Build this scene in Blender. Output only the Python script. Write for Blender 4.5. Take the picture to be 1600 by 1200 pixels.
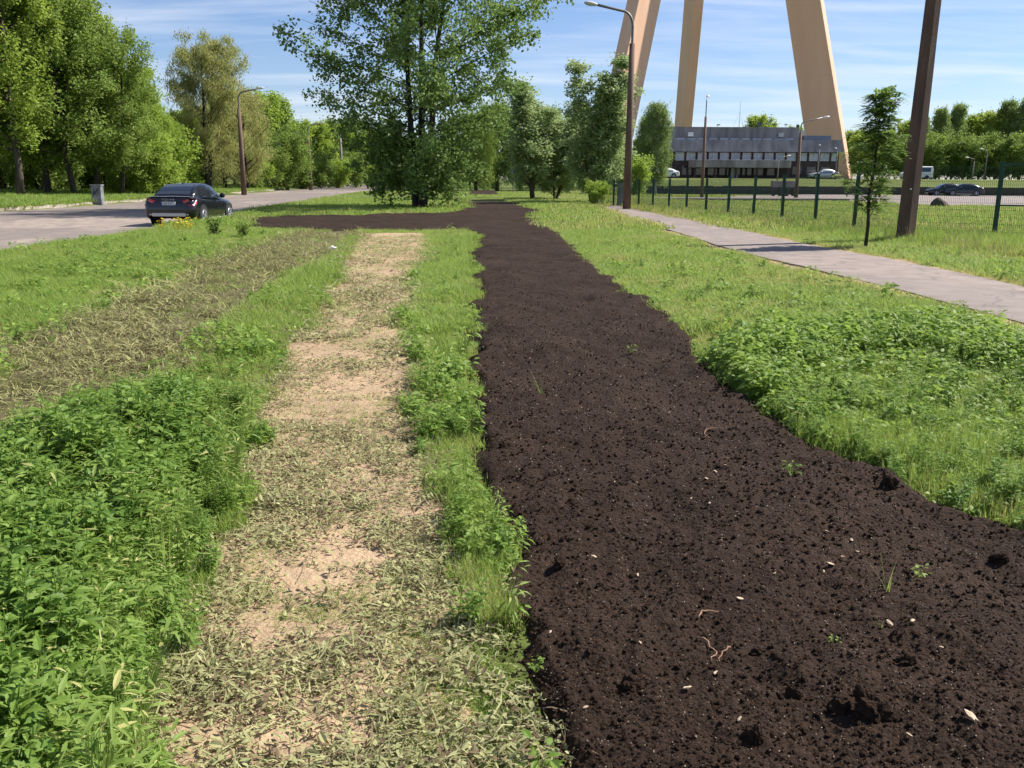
import bpy, math, random
import numpy as np
from mathutils import Vector, Matrix

# ------------------------------------------------------------------ camera, sky, sun, exposure
sc = bpy.context.scene
for o in list(bpy.data.objects): bpy.data.objects.remove(o)
W_, H_, F_ = 1600.0, 1200.0, 1383.0
EYE = 1.65
PITCH = math.atan((600 - 279) / F_)
ROLL = math.radians(0.3)
_f = np.array([0, math.cos(PITCH), -math.sin(PITCH)])
_u0 = np.array([0, math.sin(PITCH), math.cos(PITCH)])
_x = np.array([1.0, 0, 0])
_R = math.cos(ROLL) * _x + math.sin(ROLL) * _u0
_U = -math.sin(ROLL) * _x + math.cos(ROLL) * _u0

cam_d = bpy.data.cameras.new('camera')
cam_d.sensor_width = 36.0
cam_d.lens = 36.0 * F_ / W_
cam_d.clip_start = 0.05
cam_d.clip_end = 4000
cam = bpy.data.objects.new('camera', cam_d)
sc.collection.objects.link(cam)
M = Matrix(((_R[0], _U[0], -_f[0], 0), (_R[1], _U[1], -_f[1], 0), (_R[2], _U[2], -_f[2], EYE), (0, 0, 0, 1)))
cam.matrix_world = M
sc.camera = cam

SUN_AZ, SUN_EL = math.radians(67), math.radians(46)
SUNV = Vector((math.sin(SUN_AZ) * math.cos(SUN_EL), math.cos(SUN_AZ) * math.cos(SUN_EL), math.sin(SUN_EL)))
world = bpy.data.worlds.new('World'); sc.world = world; world.use_nodes = True
nt = world.node_tree; nt.nodes.clear()
wo = nt.nodes.new('ShaderNodeOutputWorld'); bg = nt.nodes.new('ShaderNodeBackground')
sky = nt.nodes.new('ShaderNodeTexSky'); sky.sky_type = 'NISHITA'; sky.sun_disc = False
sky.sun_elevation = SUN_EL; sky.sun_rotation = SUN_AZ
sky.altitude = 0; sky.air_density = 1.0; sky.dust_density = 0.15; sky.ozone_density = 3.0
# thin cirrus, streaked, projected on a high flat layer
tc = nt.nodes.new('ShaderNodeTexCoord')
sep = nt.nodes.new('ShaderNodeSeparateXYZ'); nt.links.new(tc.outputs['Generated'], sep.inputs[0])
zz = nt.nodes.new('ShaderNodeMath'); zz.operation = 'MAXIMUM'; zz.inputs[1].default_value = 0.03
nt.links.new(sep.outputs[2], zz.inputs[0])
za = nt.nodes.new('ShaderNodeMath'); za.operation = 'ADD'; za.inputs[1].default_value = 0.10; nt.links.new(zz.outputs[0], za.inputs[0])
dx = nt.nodes.new('ShaderNodeMath'); dx.operation = 'DIVIDE'; nt.links.new(sep.outputs[0], dx.inputs[0]); nt.links.new(za.outputs[0], dx.inputs[1])
dy = nt.nodes.new('ShaderNodeMath'); dy.operation = 'DIVIDE'; nt.links.new(sep.outputs[1], dy.inputs[0]); nt.links.new(za.outputs[0], dy.inputs[1])
cb = nt.nodes.new('ShaderNodeCombineXYZ'); nt.links.new(dx.outputs[0], cb.inputs[0]); nt.links.new(dy.outputs[0], cb.inputs[1])
mp = nt.nodes.new('ShaderNodeMapping'); mp.inputs['Rotation'].default_value = (0, 0, math.radians(20)); mp.inputs['Scale'].default_value = (0.55, 2.0, 1)
nt.links.new(cb.outputs[0], mp.inputs[0])
nz = nt.nodes.new('ShaderNodeTexNoise'); nz.inputs['Scale'].default_value = 1.3; nz.inputs['Detail'].default_value = 7; nz.inputs['Roughness'].default_value = 0.55; nz.inputs['Distortion'].default_value = 0.5
nt.links.new(mp.outputs[0], nz.inputs['Vector'])
cr = nt.nodes.new('ShaderNodeMapRange'); cr.inputs[1].default_value = 0.42; cr.inputs[2].default_value = 0.74; cr.inputs[3].default_value = 0.0; cr.inputs[4].default_value = 0.50
nt.links.new(nz.outputs[0], cr.inputs[0])
mx = nt.nodes.new('ShaderNodeMix'); mx.data_type = 'RGBA'
tn = nt.nodes.new('ShaderNodeMix'); tn.data_type = 'RGBA'; tn.blend_type = 'MULTIPLY'; tn.inputs[0].default_value = 1.0; tn.inputs[7].default_value = (0.93, 0.96, 1.13, 1)
nt.links.new(sky.outputs[0], tn.inputs[6])
nt.links.new(cr.outputs[0], mx.inputs[0]); nt.links.new(tn.outputs[2], mx.inputs[6]); mx.inputs[7].default_value = (8.4, 8.7, 9.4, 1)
nt.links.new(mx.outputs[2], bg.inputs[0]); bg.inputs[1].default_value = 0.070
nt.links.new(bg.outputs[0], wo.inputs[0])
sun_d = bpy.data.lights.new('sun', 'SUN'); sun_d.energy = 5.0; sun_d.angle = math.radians(0.5); sun_d.color = (1.0, 0.95, 0.87)
sun = bpy.data.objects.new('sun', sun_d); sc.collection.objects.link(sun)
sun.rotation_euler = SUNV.to_track_quat('Z', 'Y').to_euler()
vs = sc.view_settings; vs.view_transform = 'Standard'; vs.look = 'None'; vs.exposure = 0.78; vs.gamma = 1.0; vs.use_curve_mapping = False
sc.cycles.max_bounces = 5; sc.cycles.diffuse_bounces = 2; sc.cycles.transmission_bounces = 3; sc.cycles.use_adaptive_sampling = True; sc.cycles.adaptive_threshold = 0.03; sc.cycles.transparent_max_bounces = 6
sc.cycles.caustics_reflective = False; sc.cycles.caustics_refractive = False

# ------------------------------------------------------------------ helpers
COL = sc.collection
def ray(px, py):
    a = (px - 800) / F_; b = (600 - py) / F_
    return _f + a * _R + b * _U
def G(px, py, z=0.0):
    d = ray(px, py); t = (z - EYE) / d[2]
    return (d[0] * t, d[1] * t)
def PT(px, py, Y):
    d = ray(px, py); t = Y / d[1]
    return (d[0] * t, Y, EYE + d[2] * t)
def GP(pts, z=0.0): return np.array([G(x, y, z) for x, y in pts])

def ss(a, b, x):
    t = np.clip((np.asarray(x, float) - a) / (b - a), 0, 1); return t * t * (3 - 2 * t)
def _hash(i, j, s):
    h = (i.astype(np.int64) * 374761393 + j.astype(np.int64) * 668265263 + s * 982451653) & 0x7fffffff
    h = ((h ^ (h >> 13)) * 1274126177) & 0x7fffffff
    h = h ^ (h >> 16)
    return (h & 0xffff) / 65535.0
def vnoise(x, y, s=0):
    xi = np.floor(x); yi = np.floor(y); fx = x - xi; fy = y - yi
    fx = fx * fx * (3 - 2 * fx); fy = fy * fy * (3 - 2 * fy)
    a = _hash(xi, yi, s); b = _hash(xi + 1, yi, s); c = _hash(xi, yi + 1, s); d = _hash(xi + 1, yi + 1, s)
    return (a * (1 - fx) + b * fx) * (1 - fy) + (c * (1 - fx) + d * fx) * fy
def fbm(x, y, f=1.0, o=4, s=0):
    r = 0; a = 0.5; t = 0
    for k in range(o):
        r = r + a * vnoise(x * f + 17.3 * k, y * f - 9.1 * k, s + k); t += a; f *= 2.03; a *= 0.5
    return r / t
def inpoly(P, x, y):
    r = np.zeros(x.shape, bool); n = len(P); j = n - 1
    for i in range(n):
        xi, yi = P[i]; xj, yj = P[j]
        c = ((yi > y) != (yj > y)) & (x < (xj - xi) * (y - yi) / (yj - yi + 1e-12) + xi)
        r ^= c; j = i
    return r
def sdist(P, x, y):
    """signed distance to a polygon, positive inside"""
    d2 = np.full(x.shape, 1e9); n = len(P)
    for i in range(n):
        ax, ay = P[i]; bx, by = P[(i + 1) % n]
        ex, ey = bx - ax, by - ay
        t = np.clip(((x - ax) * ex + (y - ay) * ey) / (ex * ex + ey * ey + 1e-12), 0, 1)
        d2 = np.minimum(d2, (x - ax - t * ex) ** 2 + (y - ay - t * ey) ** 2)
    return np.where(inpoly(P, x, y), 1, -1) * np.sqrt(d2)

def mesh_np(name, V, F, mats=(), smooth=False, midx=None):
    V = np.asarray(V, np.float32).reshape(-1, 3); F = np.asarray(F, np.int32)
    me = bpy.data.meshes.new(name)
    k = F.shape[1]; n = len(F)
    me.vertices.add(len(V)); me.vertices.foreach_set('co', V.ravel())
    me.loops.add(n * k); me.loops.foreach_set('vertex_index', F.ravel())
    me.polygons.add(n); me.polygons.foreach_set('loop_start', np.arange(0, n * k, k, dtype=np.int32))
    try: me.polygons.foreach_set('loop_total', np.full(n, k, np.int32))
    except Exception: pass
    me.polygons.foreach_set('use_smooth', np.full(n, smooth, bool))
    if midx is not None: me.polygons.foreach_set('material_index', np.asarray(midx, np.int32))
    for m in mats: me.materials.append(m)
    me.update(calc_edges=True); me.validate()
    return me
class MB:
    """collects quads / tris of boxes, tubes and lofts; build() links them as one mesh object"""
    def __init__(s): s.V = []; s.F = []; s.n = 0
    def add(s, V, F):
        V = np.asarray(V, float).reshape(-1, 3)
        s.V.append(V)
        for f in F: s.F.append([int(i) + s.n for i in f])
        s.n += len(V); return s
    def box(s, x0, x1, y0, y1, z0, z1):
        V = [(x0,y0,z0),(x1,y0,z0),(x1,y1,z0),(x0,y1,z0),(x0,y0,z1),(x1,y0,z1),(x1,y1,z1),(x0,y1,z1)]
        return s.add(V, [(3,2,1,0),(4,5,6,7),(0,1,5,4),(1,2,6,5),(2,3,7,6),(3,0,4,7)])
    def tube(s, pts, radii, sides=8, caps=True):
        pts = np.asarray(pts, float); n = len(pts)
        radii = np.broadcast_to(np.asarray(radii, float), (n,))
        t = np.gradient(pts, axis=0); t /= np.linalg.norm(t, axis=1)[:, None] + 1e-9
        ref = np.array([0, 0, 1.0]) if abs(t[0, 2]) < 0.9 else np.array([1.0, 0, 0])
        V = []
        for i in range(n):
            a = np.cross(t[i], ref); a /= np.linalg.norm(a) + 1e-9; b = np.cross(t[i], a)
            ang = np.arange(sides) * 2 * math.pi / sides
            V.append(pts[i] + radii[i] * (np.cos(ang)[:, None] * a + np.sin(ang)[:, None] * b))
        F = []
        for i in range(n - 1):
            for j in range(sides):
                k = (j + 1) % sides
                F.append((i * sides + j, i * sides + k, (i + 1) * sides + k, (i + 1) * sides + j))
        if caps:
            F.append(tuple(range(sides - 1, -1, -1))); F.append(tuple((n - 1) * sides + j for j in range(sides)))
        return s.add(np.concatenate(V), F)
    def cyl(s, c, r, z0, z1, sides=12, r2=None):
        return s.tube([(c[0], c[1], z0), (c[0], c[1], z1)], [r, r if r2 is None else r2], sides)
    def disc_y(s, c, r, depth, sides=20, ax=0):
        """short cylinder along x (ax=0) or y (ax=1)"""
        d = np.zeros(3); d[ax] = depth
        return s.tube([np.array(c) - d / 2, np.array(c) + d / 2], r, sides)
    def mesh(s, name, mat, smooth=False, bevel=0):
        me = bpy.data.meshes.new(name)
        me.from_pydata(np.concatenate(s.V).tolist(), [], s.F)
        me.materials.append(mat)
        if smooth:
            me.polygons.foreach_set('use_smooth', np.ones(len(me.polygons), bool))
        me.update(); return me
    def build(s, name, mat, parent=None, smooth=False, bevel=0.0):
        o = bpy.data.objects.new(name, s.mesh(name, mat, smooth)); COL.objects.link(o)
        if parent is not None: o.parent = parent
        if bevel:
            b = o.modifiers.new('bevel', 'BEVEL'); b.width = bevel; b.segments = 2; b.limit_method = 'ANGLE'
        return o
def obj(name, me, parent=None, loc=None):
    o = bpy.data.objects.new(name, me); COL.objects.link(o)
    if parent is not None: o.parent = parent
    if loc is not None: o.location = loc
    return o
def tag(o, label=None, cat=None, group=None, kind=None):
    if label: o['label'] = label
    if cat: o['category'] = cat
    if group: o['group'] = group
    if kind: o['kind'] = kind
    return o
def empty(name, loc=(0, 0, 0), rz=0.0):
    o = bpy.data.objects.new(name, None); COL.objects.link(o); o.location = loc; o.rotation_euler = (0, 0, rz); o.empty_display_size = 0.3
    return o
def copy_tree(o, parent=None):
    c = o.copy(); COL.objects.link(c)
    if parent is not None: c.parent = parent
    for ch in list(o.children): copy_tree(ch, c)
    return c
ORD = ['first', 'second', 'third', 'fourth', 'fifth', 'sixth', 'seventh', 'eighth', 'ninth', 'tenth', 'eleventh', 'twelfth', 'thirteenth', 'fourteenth', 'fifteenth', 'sixteenth', 'seventeenth', 'eighteenth', 'nineteenth', 'twentieth']

# ------------------------------------------------------------------ materials
def new_mat(name):
    m = bpy.data.materials.new(name); m.use_nodes = True
    n = m.node_tree; b = n.nodes['Principled BSDF']; return m, n, b
def N(n, t, **kw):
    x = n.nodes.new(t)
    for k, v in kw.items(): setattr(x, k, v)
    return x
def noise_fac(n, scale, detail=4, lo=0.35, hi=0.65, coord='Object', rough=0.55, stretch=None):
    t = N(n, 'ShaderNodeTexCoord'); z = N(n, 'ShaderNodeTexNoise')
    z.inputs['Scale'].default_value = scale; z.inputs['Detail'].default_value = detail; z.inputs['Roughness'].default_value = rough
    src = t.outputs[coord]
    if stretch:
        mp = N(n, 'ShaderNodeMapping'); mp.inputs['Scale'].default_value = stretch; n.links.new(src, mp.inputs[0]); src = mp.outputs[0]
    n.links.new(src, z.inputs['Vector'])
    r = N(n, 'ShaderNodeMapRange'); r.inputs[1].default_value = lo; r.inputs[2].default_value = hi
    n.links.new(z.outputs[0], r.inputs[0]); return r.outputs[0]
def mixc(n, fac, a, b):
    m = N(n, 'ShaderNodeMix', data_type='RGBA')
    if isinstance(fac, (int, float)): m.inputs[0].default_value = fac
    else: n.links.new(fac, m.inputs[0])
    for i, c in ((6, a), (7, b)):
        if isinstance(c, tuple): m.inputs[i].default_value = (*c, 1)
        else: n.links.new(c, m.inputs[i])
    return m.outputs[2]
def bump(n, b, fac, dist=0.01, strength=0.6):
    u = N(n, 'ShaderNodeBump'); u.inputs['Distance'].default_value = dist; u.inputs['Strength'].default_value = strength
    n.links.new(fac, u.inputs['Height']); n.links.new(u.outputs[0], b.inputs['Normal'])
def mat2(name, c1, c2, scale, rough=0.85, bump_d=0.0, bscale=None, coord='Object', stretch=None, metal=0.0, spec=0.4, lo=0.35, hi=0.65):
    m, n, b = new_mat(name)
    f = noise_fac(n, scale, 5, lo, hi, coord, stretch=stretch)
    n.links.new(mixc(n, f, c1, c2), b.inputs['Base Color'])
    b.inputs['Roughness'].default_value = rough; b.inputs['Metallic'].default_value = metal; b.inputs['Specular IOR Level'].default_value = spec
    if bump_d: bump(n, b, noise_fac(n, bscale or scale * 4, 5, 0.2, 0.8, coord), bump_d)
    return m
def plain(name, c, rough=0.5, metal=0.0, coat=0.0, spec=0.5, alpha=None):
    m, n, b = new_mat(name)
    f = noise_fac(n, 6, 3, 0.2, 0.8)
    n.links.new(mixc(n, f, tuple(v * 0.92 for v in c), tuple(min(1, v * 1.06) for v in c)), b.inputs['Base Color'])
    b.inputs['Roughness'].default_value = rough; b.inputs['Metallic'].default_value = metal
    b.inputs['Coat Weight'].default_value = coat; b.inputs['Specular IOR Level'].default_value = spec
    return m
def leafmat(name, c1, c2, c3=None, trans=0.4, rough=0.5, tcol=None, p3=0.12, gain=1.42):
    """c1..c2 vary leaf by leaf and plant by plant, c3 is an odd leaf now and then"""
    c1, c2 = (tuple(v * gain for v in c) for c in (c1, c2)); rough = max(rough, 0.55)
    if c3: c3 = tuple(v * gain for v in c3)
    m = bpy.data.materials.new(name); m.use_nodes = True; n = m.node_tree; n.nodes.clear()
    out = N(n, 'ShaderNodeOutputMaterial'); g = N(n, 'ShaderNodeNewGeometry'); oi = N(n, 'ShaderNodeObjectInfo')
    ad = N(n, 'ShaderNodeMath', operation='ADD'); n.links.new(g.outputs['Random Per Island'], ad.inputs[0]); n.links.new(oi.outputs['Random'], ad.inputs[1])
    hf = N(n, 'ShaderNodeMath', operation='MULTIPLY'); n.links.new(ad.outputs[0], hf.inputs[0]); hf.inputs[1].default_value = 0.5
    col = mixc(n, hf.outputs[0], c1, c2)
    if c3:
        fr = N(n, 'ShaderNodeMath', operation='MULTIPLY'); n.links.new(ad.outputs[0], fr.inputs[0]); fr.inputs[1].default_value = 7.31
        fc = N(n, 'ShaderNodeMath', operation='FRACT'); n.links.new(fr.outputs[0], fc.inputs[0])
        lt = N(n, 'ShaderNodeMath', operation='LESS_THAN'); n.links.new(fc.outputs[0], lt.inputs[0]); lt.inputs[1].default_value = p3
        col = mixc(n, lt.outputs[0], col, c3)
    d = N(n, 'ShaderNodeBsdfPrincipled'); n.links.new(col, d.inputs['Base Color']); d.inputs['Roughness'].default_value = rough; d.inputs['Specular IOR Level'].default_value = 0.25
    t = N(n, 'ShaderNodeBsdfTranslucent')
    tc_ = mixc(n, 0.55, col, tcol or tuple(min(1, v * 1.6) for v in c2)); n.links.new(tc_, t.inputs[0])
    mx = N(n, 'ShaderNodeMixShader'); mx.inputs[0].default_value = trans
    n.links.new(d.outputs[0], mx.inputs[1]); n.links.new(t.outputs[0], mx.inputs[2]); n.links.new(mx.outputs[0], out.inputs[0])
    return m

# ------------------------------------------------------------------ regions on the ground (world metres)
SOIL = GP([(960,1500),(856,1260),(812,1140),(778,1050),(776,960),(798,880),(762,800),(744,720),(738,640),(733,560),(728,500),(742,450),(735,405),(748,372),(735,361),
           (600,362),(480,361),(385,357),(372,347),(420,339),(560,337),(690,334),(728,326),(726,310),(790,310),(806,318),(850,331),(838,338),(850,352),(880,372),
           (905,398),(960,440),(1010,470),(1062,502),(1070,530),(1110,568),(1140,605),(1210,660),(1270,700),(1370,745),(1450,790),(1520,812),(1640,850),(1900,930),(2300,1100),(2000,1500)])
SOIL2 = GP([(731,305.5),(781,305.5),(777,299),(735,299)])
TRACK = GP([(150,1500),(215,1250),(232,1120),(285,970),(335,840),(380,730),(415,645),(432,575),(470,500),(515,445),(535,405),(560,366),(668,364),(668,402),(650,445),(640,490),(640,545),
            (645,600),(650,660),(660,730),(680,800),(712,880),(750,960),(785,1010),(800,1060),(838,1140),(882,1250),(990,1500)])
BARE = GP([(690,985),(870,985),(1000,1300),(1100,1600),(750,1600),(700,1200)])
TRACK2 = GP([(-500,900),(-250,730),(0,588),(100,525),(200,470),(285,430),(380,390),(460,364),(545,361),(565,366),(515,394),(452,436),(392,488),(302,552),(215,620),(75,700),(0,732),(-200,840),(-500,1080)])
PATH = GP([(940,324),(985,343),(1060,366),(1130,388),(1205,408),(1290,428),(1400,455),(1490,480),(1600,512),(1800,580),(2100,700),(2300,640),(1900,530),(1700,475),(1600,452),(1500,430),(1400,410),(1330,397),(1250,382),(1160,362),(1080,345),(1020,333),(965,321)])
LOTZ = -0.16
LOT = GP([(1090,311),(1210,309.5),(1340,315),(1450,321),(1600,325.5),(1900,337),(2300,352),(2300,312),(1600,305.2),(1400,304.0),(1250,303.2),(1150,305.5)], LOTZ)
NEAR_E = np.array([(-6.0,1),(-9.8,12),(-11.1,19),(-11.5,30),(-12.2,39),(-13.4,50),(-15,70),(-15.6,78),(-17.2,100),(-22,160),(-27,260),(-36,420)])
FAR_E = np.array([(-26,1),(-26,12),(-26,19),(-26,30),(-26,39),(-26,50),(-27,66),(-28.2,78),(-30.4,100),(-36,160),(-42,260),(-54,420)])
def road_near(y): return np.interp(y, NEAR_E[:, 1], NEAR_E[:, 0])
def road_far(y): return np.interp(y, FAR_E[:, 1], FAR_E[:, 0])
NETTLE = GP([(-900,1600),(-900,860),(-300,800),(0,752),(80,705),(215,645),(330,640),(408,650),(378,730),(332,840),(282,970),(228,1110),(205,1250),(140,1600)])
MIDG = GP([(215,645),(300,548),(400,484),(470,432),(522,394),(572,366),(545,402),(518,444),(474,500),(436,570),(416,645)])
STRIP = GP([(668,362),(745,362),(735,405),(742,450),(728,500),(738,560),(745,640),(752,720),(775,800),(815,880),(795,950),(780,1000),(752,960),(720,880),(690,800),(668,730),(655,660),(650,600),(648,545),(645,490),(650,445),(668,402)])
WEEDS = GP([(1105,570),(1180,545),(1300,528),(1450,522),(1600,556),(1900,650),(2000,900),(1640,838),(1520,805),(1450,780),(1370,735),(1270,690),(1210,650),(1145,600)])
WEEDS_DARK = GP([(1105,570),(1180,545),(1300,528),(1450,522),(1600,556),(1900,650),(1900,720),(1600,612),(1450,565),(1330,572),(1250,600),(1190,640),(1150,605)])
DRIVE = np.array([(-15.8,76.5),(30,80.5),(30,84.5),(-16.4,81)])

def terrain(x, y):
    x = np.asarray(x, float); y = np.asarray(y, float)
    z = 0.035 * (fbm(x, y, 0.35, 3, 5) - 0.5) * ss(4, 9, y)
    # road bed and the raised verge beyond it
    rn = road_near(y); rf = road_far(y)
    on = ss(rn + 0.05, rn - 0.35, x) * ss(rf - 0.15, rf + 0.15, x)
    on = np.where(y < 420, on, 0)
    z = z * (1 - on) - 0.17 * on
    z = z + 0.10 * ss(rf + 0.05, rf - 0.15, x) + 0.35 * ss(rf - 0.5, rf - 14, x)
    r = ss(9, 18, x)
    z = z - 0.27 * ss(45, 70, y) * r
    up = np.interp(y, [122.0, 122.25, 128, 146, 160, 400], [0, 1.0, 1.25, 2.15, 2.15, 2.15])
    z = z + up * r
    return z

# ------------------------------------------------------------------ ground materials
def ground_material():
    m, n, b = new_mat('meadow_ground')
    f1 = noise_fac(n, 0.35, 5, 0.35, 0.65); f2 = noise_fac(n, 6, 6, 0.3, 0.7); f3 = noise_fac(n, 0.05, 3, 0.4, 0.6)
    c = mixc(n, f1, (0.10, 0.135, 0.030), (0.150, 0.165, 0.048))
    c = mixc(n, f2, c, (0.07, 0.095, 0.022)); c = mixc(n, f3, c, (0.125, 0.150, 0.040))
    n.links.new(c, b.inputs['Base Color']); b.inputs['Roughness'].default_value = 0.95; b.inputs['Specular IOR Level'].default_value = 0.1
    bump(n, b, f2, 0.05); return m
def soil_material():
    m, n, b = new_mat('peaty_soil')
    f1 = noise_fac(n, 0.9, 7, 0.36, 0.66, rough=0.65); f2 = noise_fac(n, 55, 6, 0.3, 0.7); f3 = noise_fac(n, 160, 2, 0.67, 0.72)
    c = mixc(n, f1, (0.0270, 0.0155, 0.0098), (0.0600, 0.0365, 0.0240))
    c = mixc(n, f2, c, (0.0230, 0.0130, 0.0085)); c = mixc(n, f3, c, (0.115, 0.085, 0.055))
    n.links.new(c, b.inputs['Base Color']); b.inputs['Roughness'].default_value = 0.95; b.inputs['Specular IOR Level'].default_value = 0.15
    bump(n, b, f2, 0.012, 0.9); return m
def clod_material():  # same soil, colour lightened to offset the shaded sides facing the camera
    m, n, b = new_mat('lightened_soil_clod'); f = noise_fac(n, 3, 5, 0.3, 0.7)
    n.links.new(mixc(n, f, (0.058, 0.034, 0.0215), (0.088, 0.054, 0.035)), b.inputs['Base Color']); b.inputs['Roughness'].default_value = 0.95; b.inputs['Specular IOR Level'].default_value = 0.1
    bump(n, b, noise_fac(n, 9, 5, 0.2, 0.8), 0.3, 0.8); return m
def sand_material():
    m, n, b = new_mat('sandy_track_earth')
    f1 = noise_fac(n, 0.9, 6, 0.44, 0.60, rough=0.65); f2 = noise_fac(n, 7, 6, 0.45, 0.72); f3 = noise_fac(n, 40, 5, 0.3, 0.7)
    c = mixc(n, f1, (0.50, 0.350, 0.220), (0.270, 0.190, 0.122))
    c = mixc(n, f2, c, (0.165, 0.115, 0.074)); c = mixc(n, f3, c, (0.40, 0.285, 0.180))
    n.links.new(c, b.inputs['Base Color']); b.inputs['Roughness'].default_value = 0.95; b.inputs['Specular IOR Level'].default_value = 0.1
    bump(n, b, f3, 0.008, 0.8); return m
def mown_material():
    m, n, b = new_mat('mown_strip_earth')
    f1 = noise_fac(n, 0.8, 6, 0.40, 0.62, rough=0.65); f2 = noise_fac(n, 9, 6, 0.35, 0.66)
    c = mixc(n, f1, (0.175, 0.150, 0.075), (0.095, 0.066, 0.046))
    c = mixc(n, f2, c, (0.085, 0.085, 0.035))
    n.links.new(c, b.inputs['Base Color']); b.inputs['Roughness'].default_value = 0.95; b.inputs['Specular IOR Level'].default_value = 0.1
    bump(n, b, f2, 0.02, 0.8); return m
def asphalt_material(name, a, b_, patch, s=0.25):
    m, n, b = new_mat(name)
    f1 = noise_fac(n, s, 4, 0.42, 0.58, stretch=(1, 0.35, 1)); f2 = noise_fac(n, 45, 4, 0.3, 0.7); f3 = noise_fac(n, s * 0.6, 3, 0.52, 0.56, stretch=(1, 0.3, 1)); f4 = noise_fac(n, 2.2, 5, 0.4, 0.7)
    c = mixc(n, f1, a, b_); c = mixc(n, f3, c, patch); c = mixc(n, f4, c, tuple(v * 0.82 for v in a))
    d = N(n, 'ShaderNodeMath', operation='MULTIPLY'); n.links.new(f2, d.inputs[0]); d.inputs[1].default_value = 0.45
    c = mixc(n, d.outputs[0], c, tuple(v * 0.6 for v in a))
    tcx = N(n, 'ShaderNodeTexCoord'); vo = N(n, 'ShaderNodeTexVoronoi', feature='DISTANCE_TO_EDGE'); vo.inputs['Scale'].default_value = 0.45
    dn = N(n, 'ShaderNodeTexNoise'); dn.inputs['Scale'].default_value = 1.5; dn.inputs['Detail'].default_value = 5; n.links.new(tcx.outputs['Object'], dn.inputs['Vector'])
    ad = N(n, 'ShaderNodeMixRGB', blend_type='ADD'); ad.inputs[0].default_value = 0.9; n.links.new(tcx.outputs['Object'], ad.inputs[1]); n.links.new(dn.outputs['Color'], ad.inputs[2]); n.links.new(ad.outputs[0], vo.inputs['Vector'])
    ck = N(n, 'ShaderNodeMapRange'); ck.inputs[1].default_value = 0.0; ck.inputs[2].default_value = 0.010; ck.inputs[3].default_value = 0.6; ck.inputs[4].default_value = 0.0; n.links.new(vo.outputs['Distance'], ck.inputs[0])
    c = mixc(n, ck.outputs[0], c, tuple(v * 0.4 for v in a))
    n.links.new(c, b.inputs['Base Color']); b.inputs['Roughness'].default_value = 0.85; b.inputs['Specular IOR Level'].default_value = 0.25
    bump(n, b, f2, 0.004, 0.6); return m
M_GROUND = ground_material(); M_SOIL = soil_material(); M_CLOD = clod_material(); M_SAND = sand_material(); M_MOWN = mown_material()
M_ROAD = asphalt_material('worn_road_asphalt', (0.235, 0.195, 0.170), (0.285, 0.235, 0.200), (0.40, 0.325, 0.265))
M_PATH = asphalt_material('footpath_asphalt', (0.255, 0.208, 0.183), (0.295, 0.243, 0.213), (0.33, 0.268, 0.228), 0.5)
M_LOT = asphalt_material('parking_asphalt', (0.27, 0.225, 0.20), (0.32, 0.265, 0.235), (0.345, 0.28, 0.25), 0.15)
M_KERB = mat2('kerb_concrete', (0.46, 0.40, 0.33), (0.33, 0.28, 0.23), 3.0, 0.9, 0.01, 20)

# ------------------------------------------------------------------ ground sheet
def uniq(*a): return np.unique(np.concatenate(a))
gx = uniq(np.array([-1500., -900, -500, -300, -200, -140, -100, -80, -65]), np.arange(-56, -28, 2.0), np.arange(-28, -9, 0.4), np.arange(-9, 16, 1.0), np.arange(16, 70, 3.0), np.array([75., 90, 120, 160, 220, 320, 520, 900, 1500]))
gy = uniq(np.array([-300., -100, -40, -15, -6]), np.arange(-3, 50, 1.0), np.arange(50, 120, 2.5), np.array([121.9, 122.0, 122.25, 122.4, 125, 128, 132, 137, 142, 146, 150, 156, 162]), np.array([180., 210, 250, 300, 360, 420, 421, 600, 900, 1400, 2200]))
X, Y = np.meshgrid(gx, gy); Z = terrain(X, Y)
nx, ny = len(gx), len(gy)
ii = (np.arange(ny - 1)[:, None] * nx + np.arange(nx - 1)[None, :]).ravel()
Fg = np.stack([ii, ii + 1, ii + nx + 1, ii + nx], 1)
ground = obj('ground', mesh_np('ground', np.stack([X, Y, Z], -1), Fg, [M_GROUND], True))
tag(ground, 'green meadow ground stretching to the horizon', 'ground', kind='structure')

# ------------------------------------------------------------------ perspective-graded relief sheets (finer near the viewer)
WS, WT = 0.14, 0.20
def sdw(poly, x, y, w):
    return sdist(poly, x, y) + w * 2 * (fbm(x, y, 3.0, 4, 31) - 0.5) * np.clip(y / 4, 1, 5) ** 0.5
def relief(name, poly, hfun, mat, y0, y1, u0, u1, ratio, du, edge=0.12, wob=0.05, below=0.05, grow=0.0):
    ys = [y0]
    while ys[-1] < y1: ys.append(ys[-1] * ratio)
    ys = np.array(ys); us = np.arange(u0, u1, du)
    U, Yg = np.meshgrid(us, ys); Xg = U * np.maximum(Yg, 1.0)
    sd = sdist(poly, Xg, Yg) + grow
    sd = sd + wob * 2 * (fbm(Xg, Yg, 3.0, 4, 31) - 0.5) * np.clip(Yg / 4, 1, 5) ** 0.5
    k = ss(-edge * 0.4, edge, sd)
    Zg = terrain(Xg, Yg) + hfun(Xg, Yg, sd) * k - below * (1 - k)
    keep = sd > -edge * 0.8
    n0, n1 = Yg.shape
    ii = (np.arange(n0 - 1)[:, None] * n1 + np.arange(n1 - 1)[None, :])
    kq = keep[:-1, :-1] | keep[1:, :-1] | keep[:-1, 1:] | keep[1:, 1:]
    ii = ii[kq]
    F = np.stack([ii, ii + 1, ii + n1 + 1, ii + n1], 1)
    used = np.unique(F); remap = np.full(n0 * n1, -1); remap[used] = np.arange(len(used))
    V = np.stack([Xg, Yg, Zg], -1).reshape(-1, 3)[used]
    return obj(name, mesh_np(name, V, remap[F], [mat], True))
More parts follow.
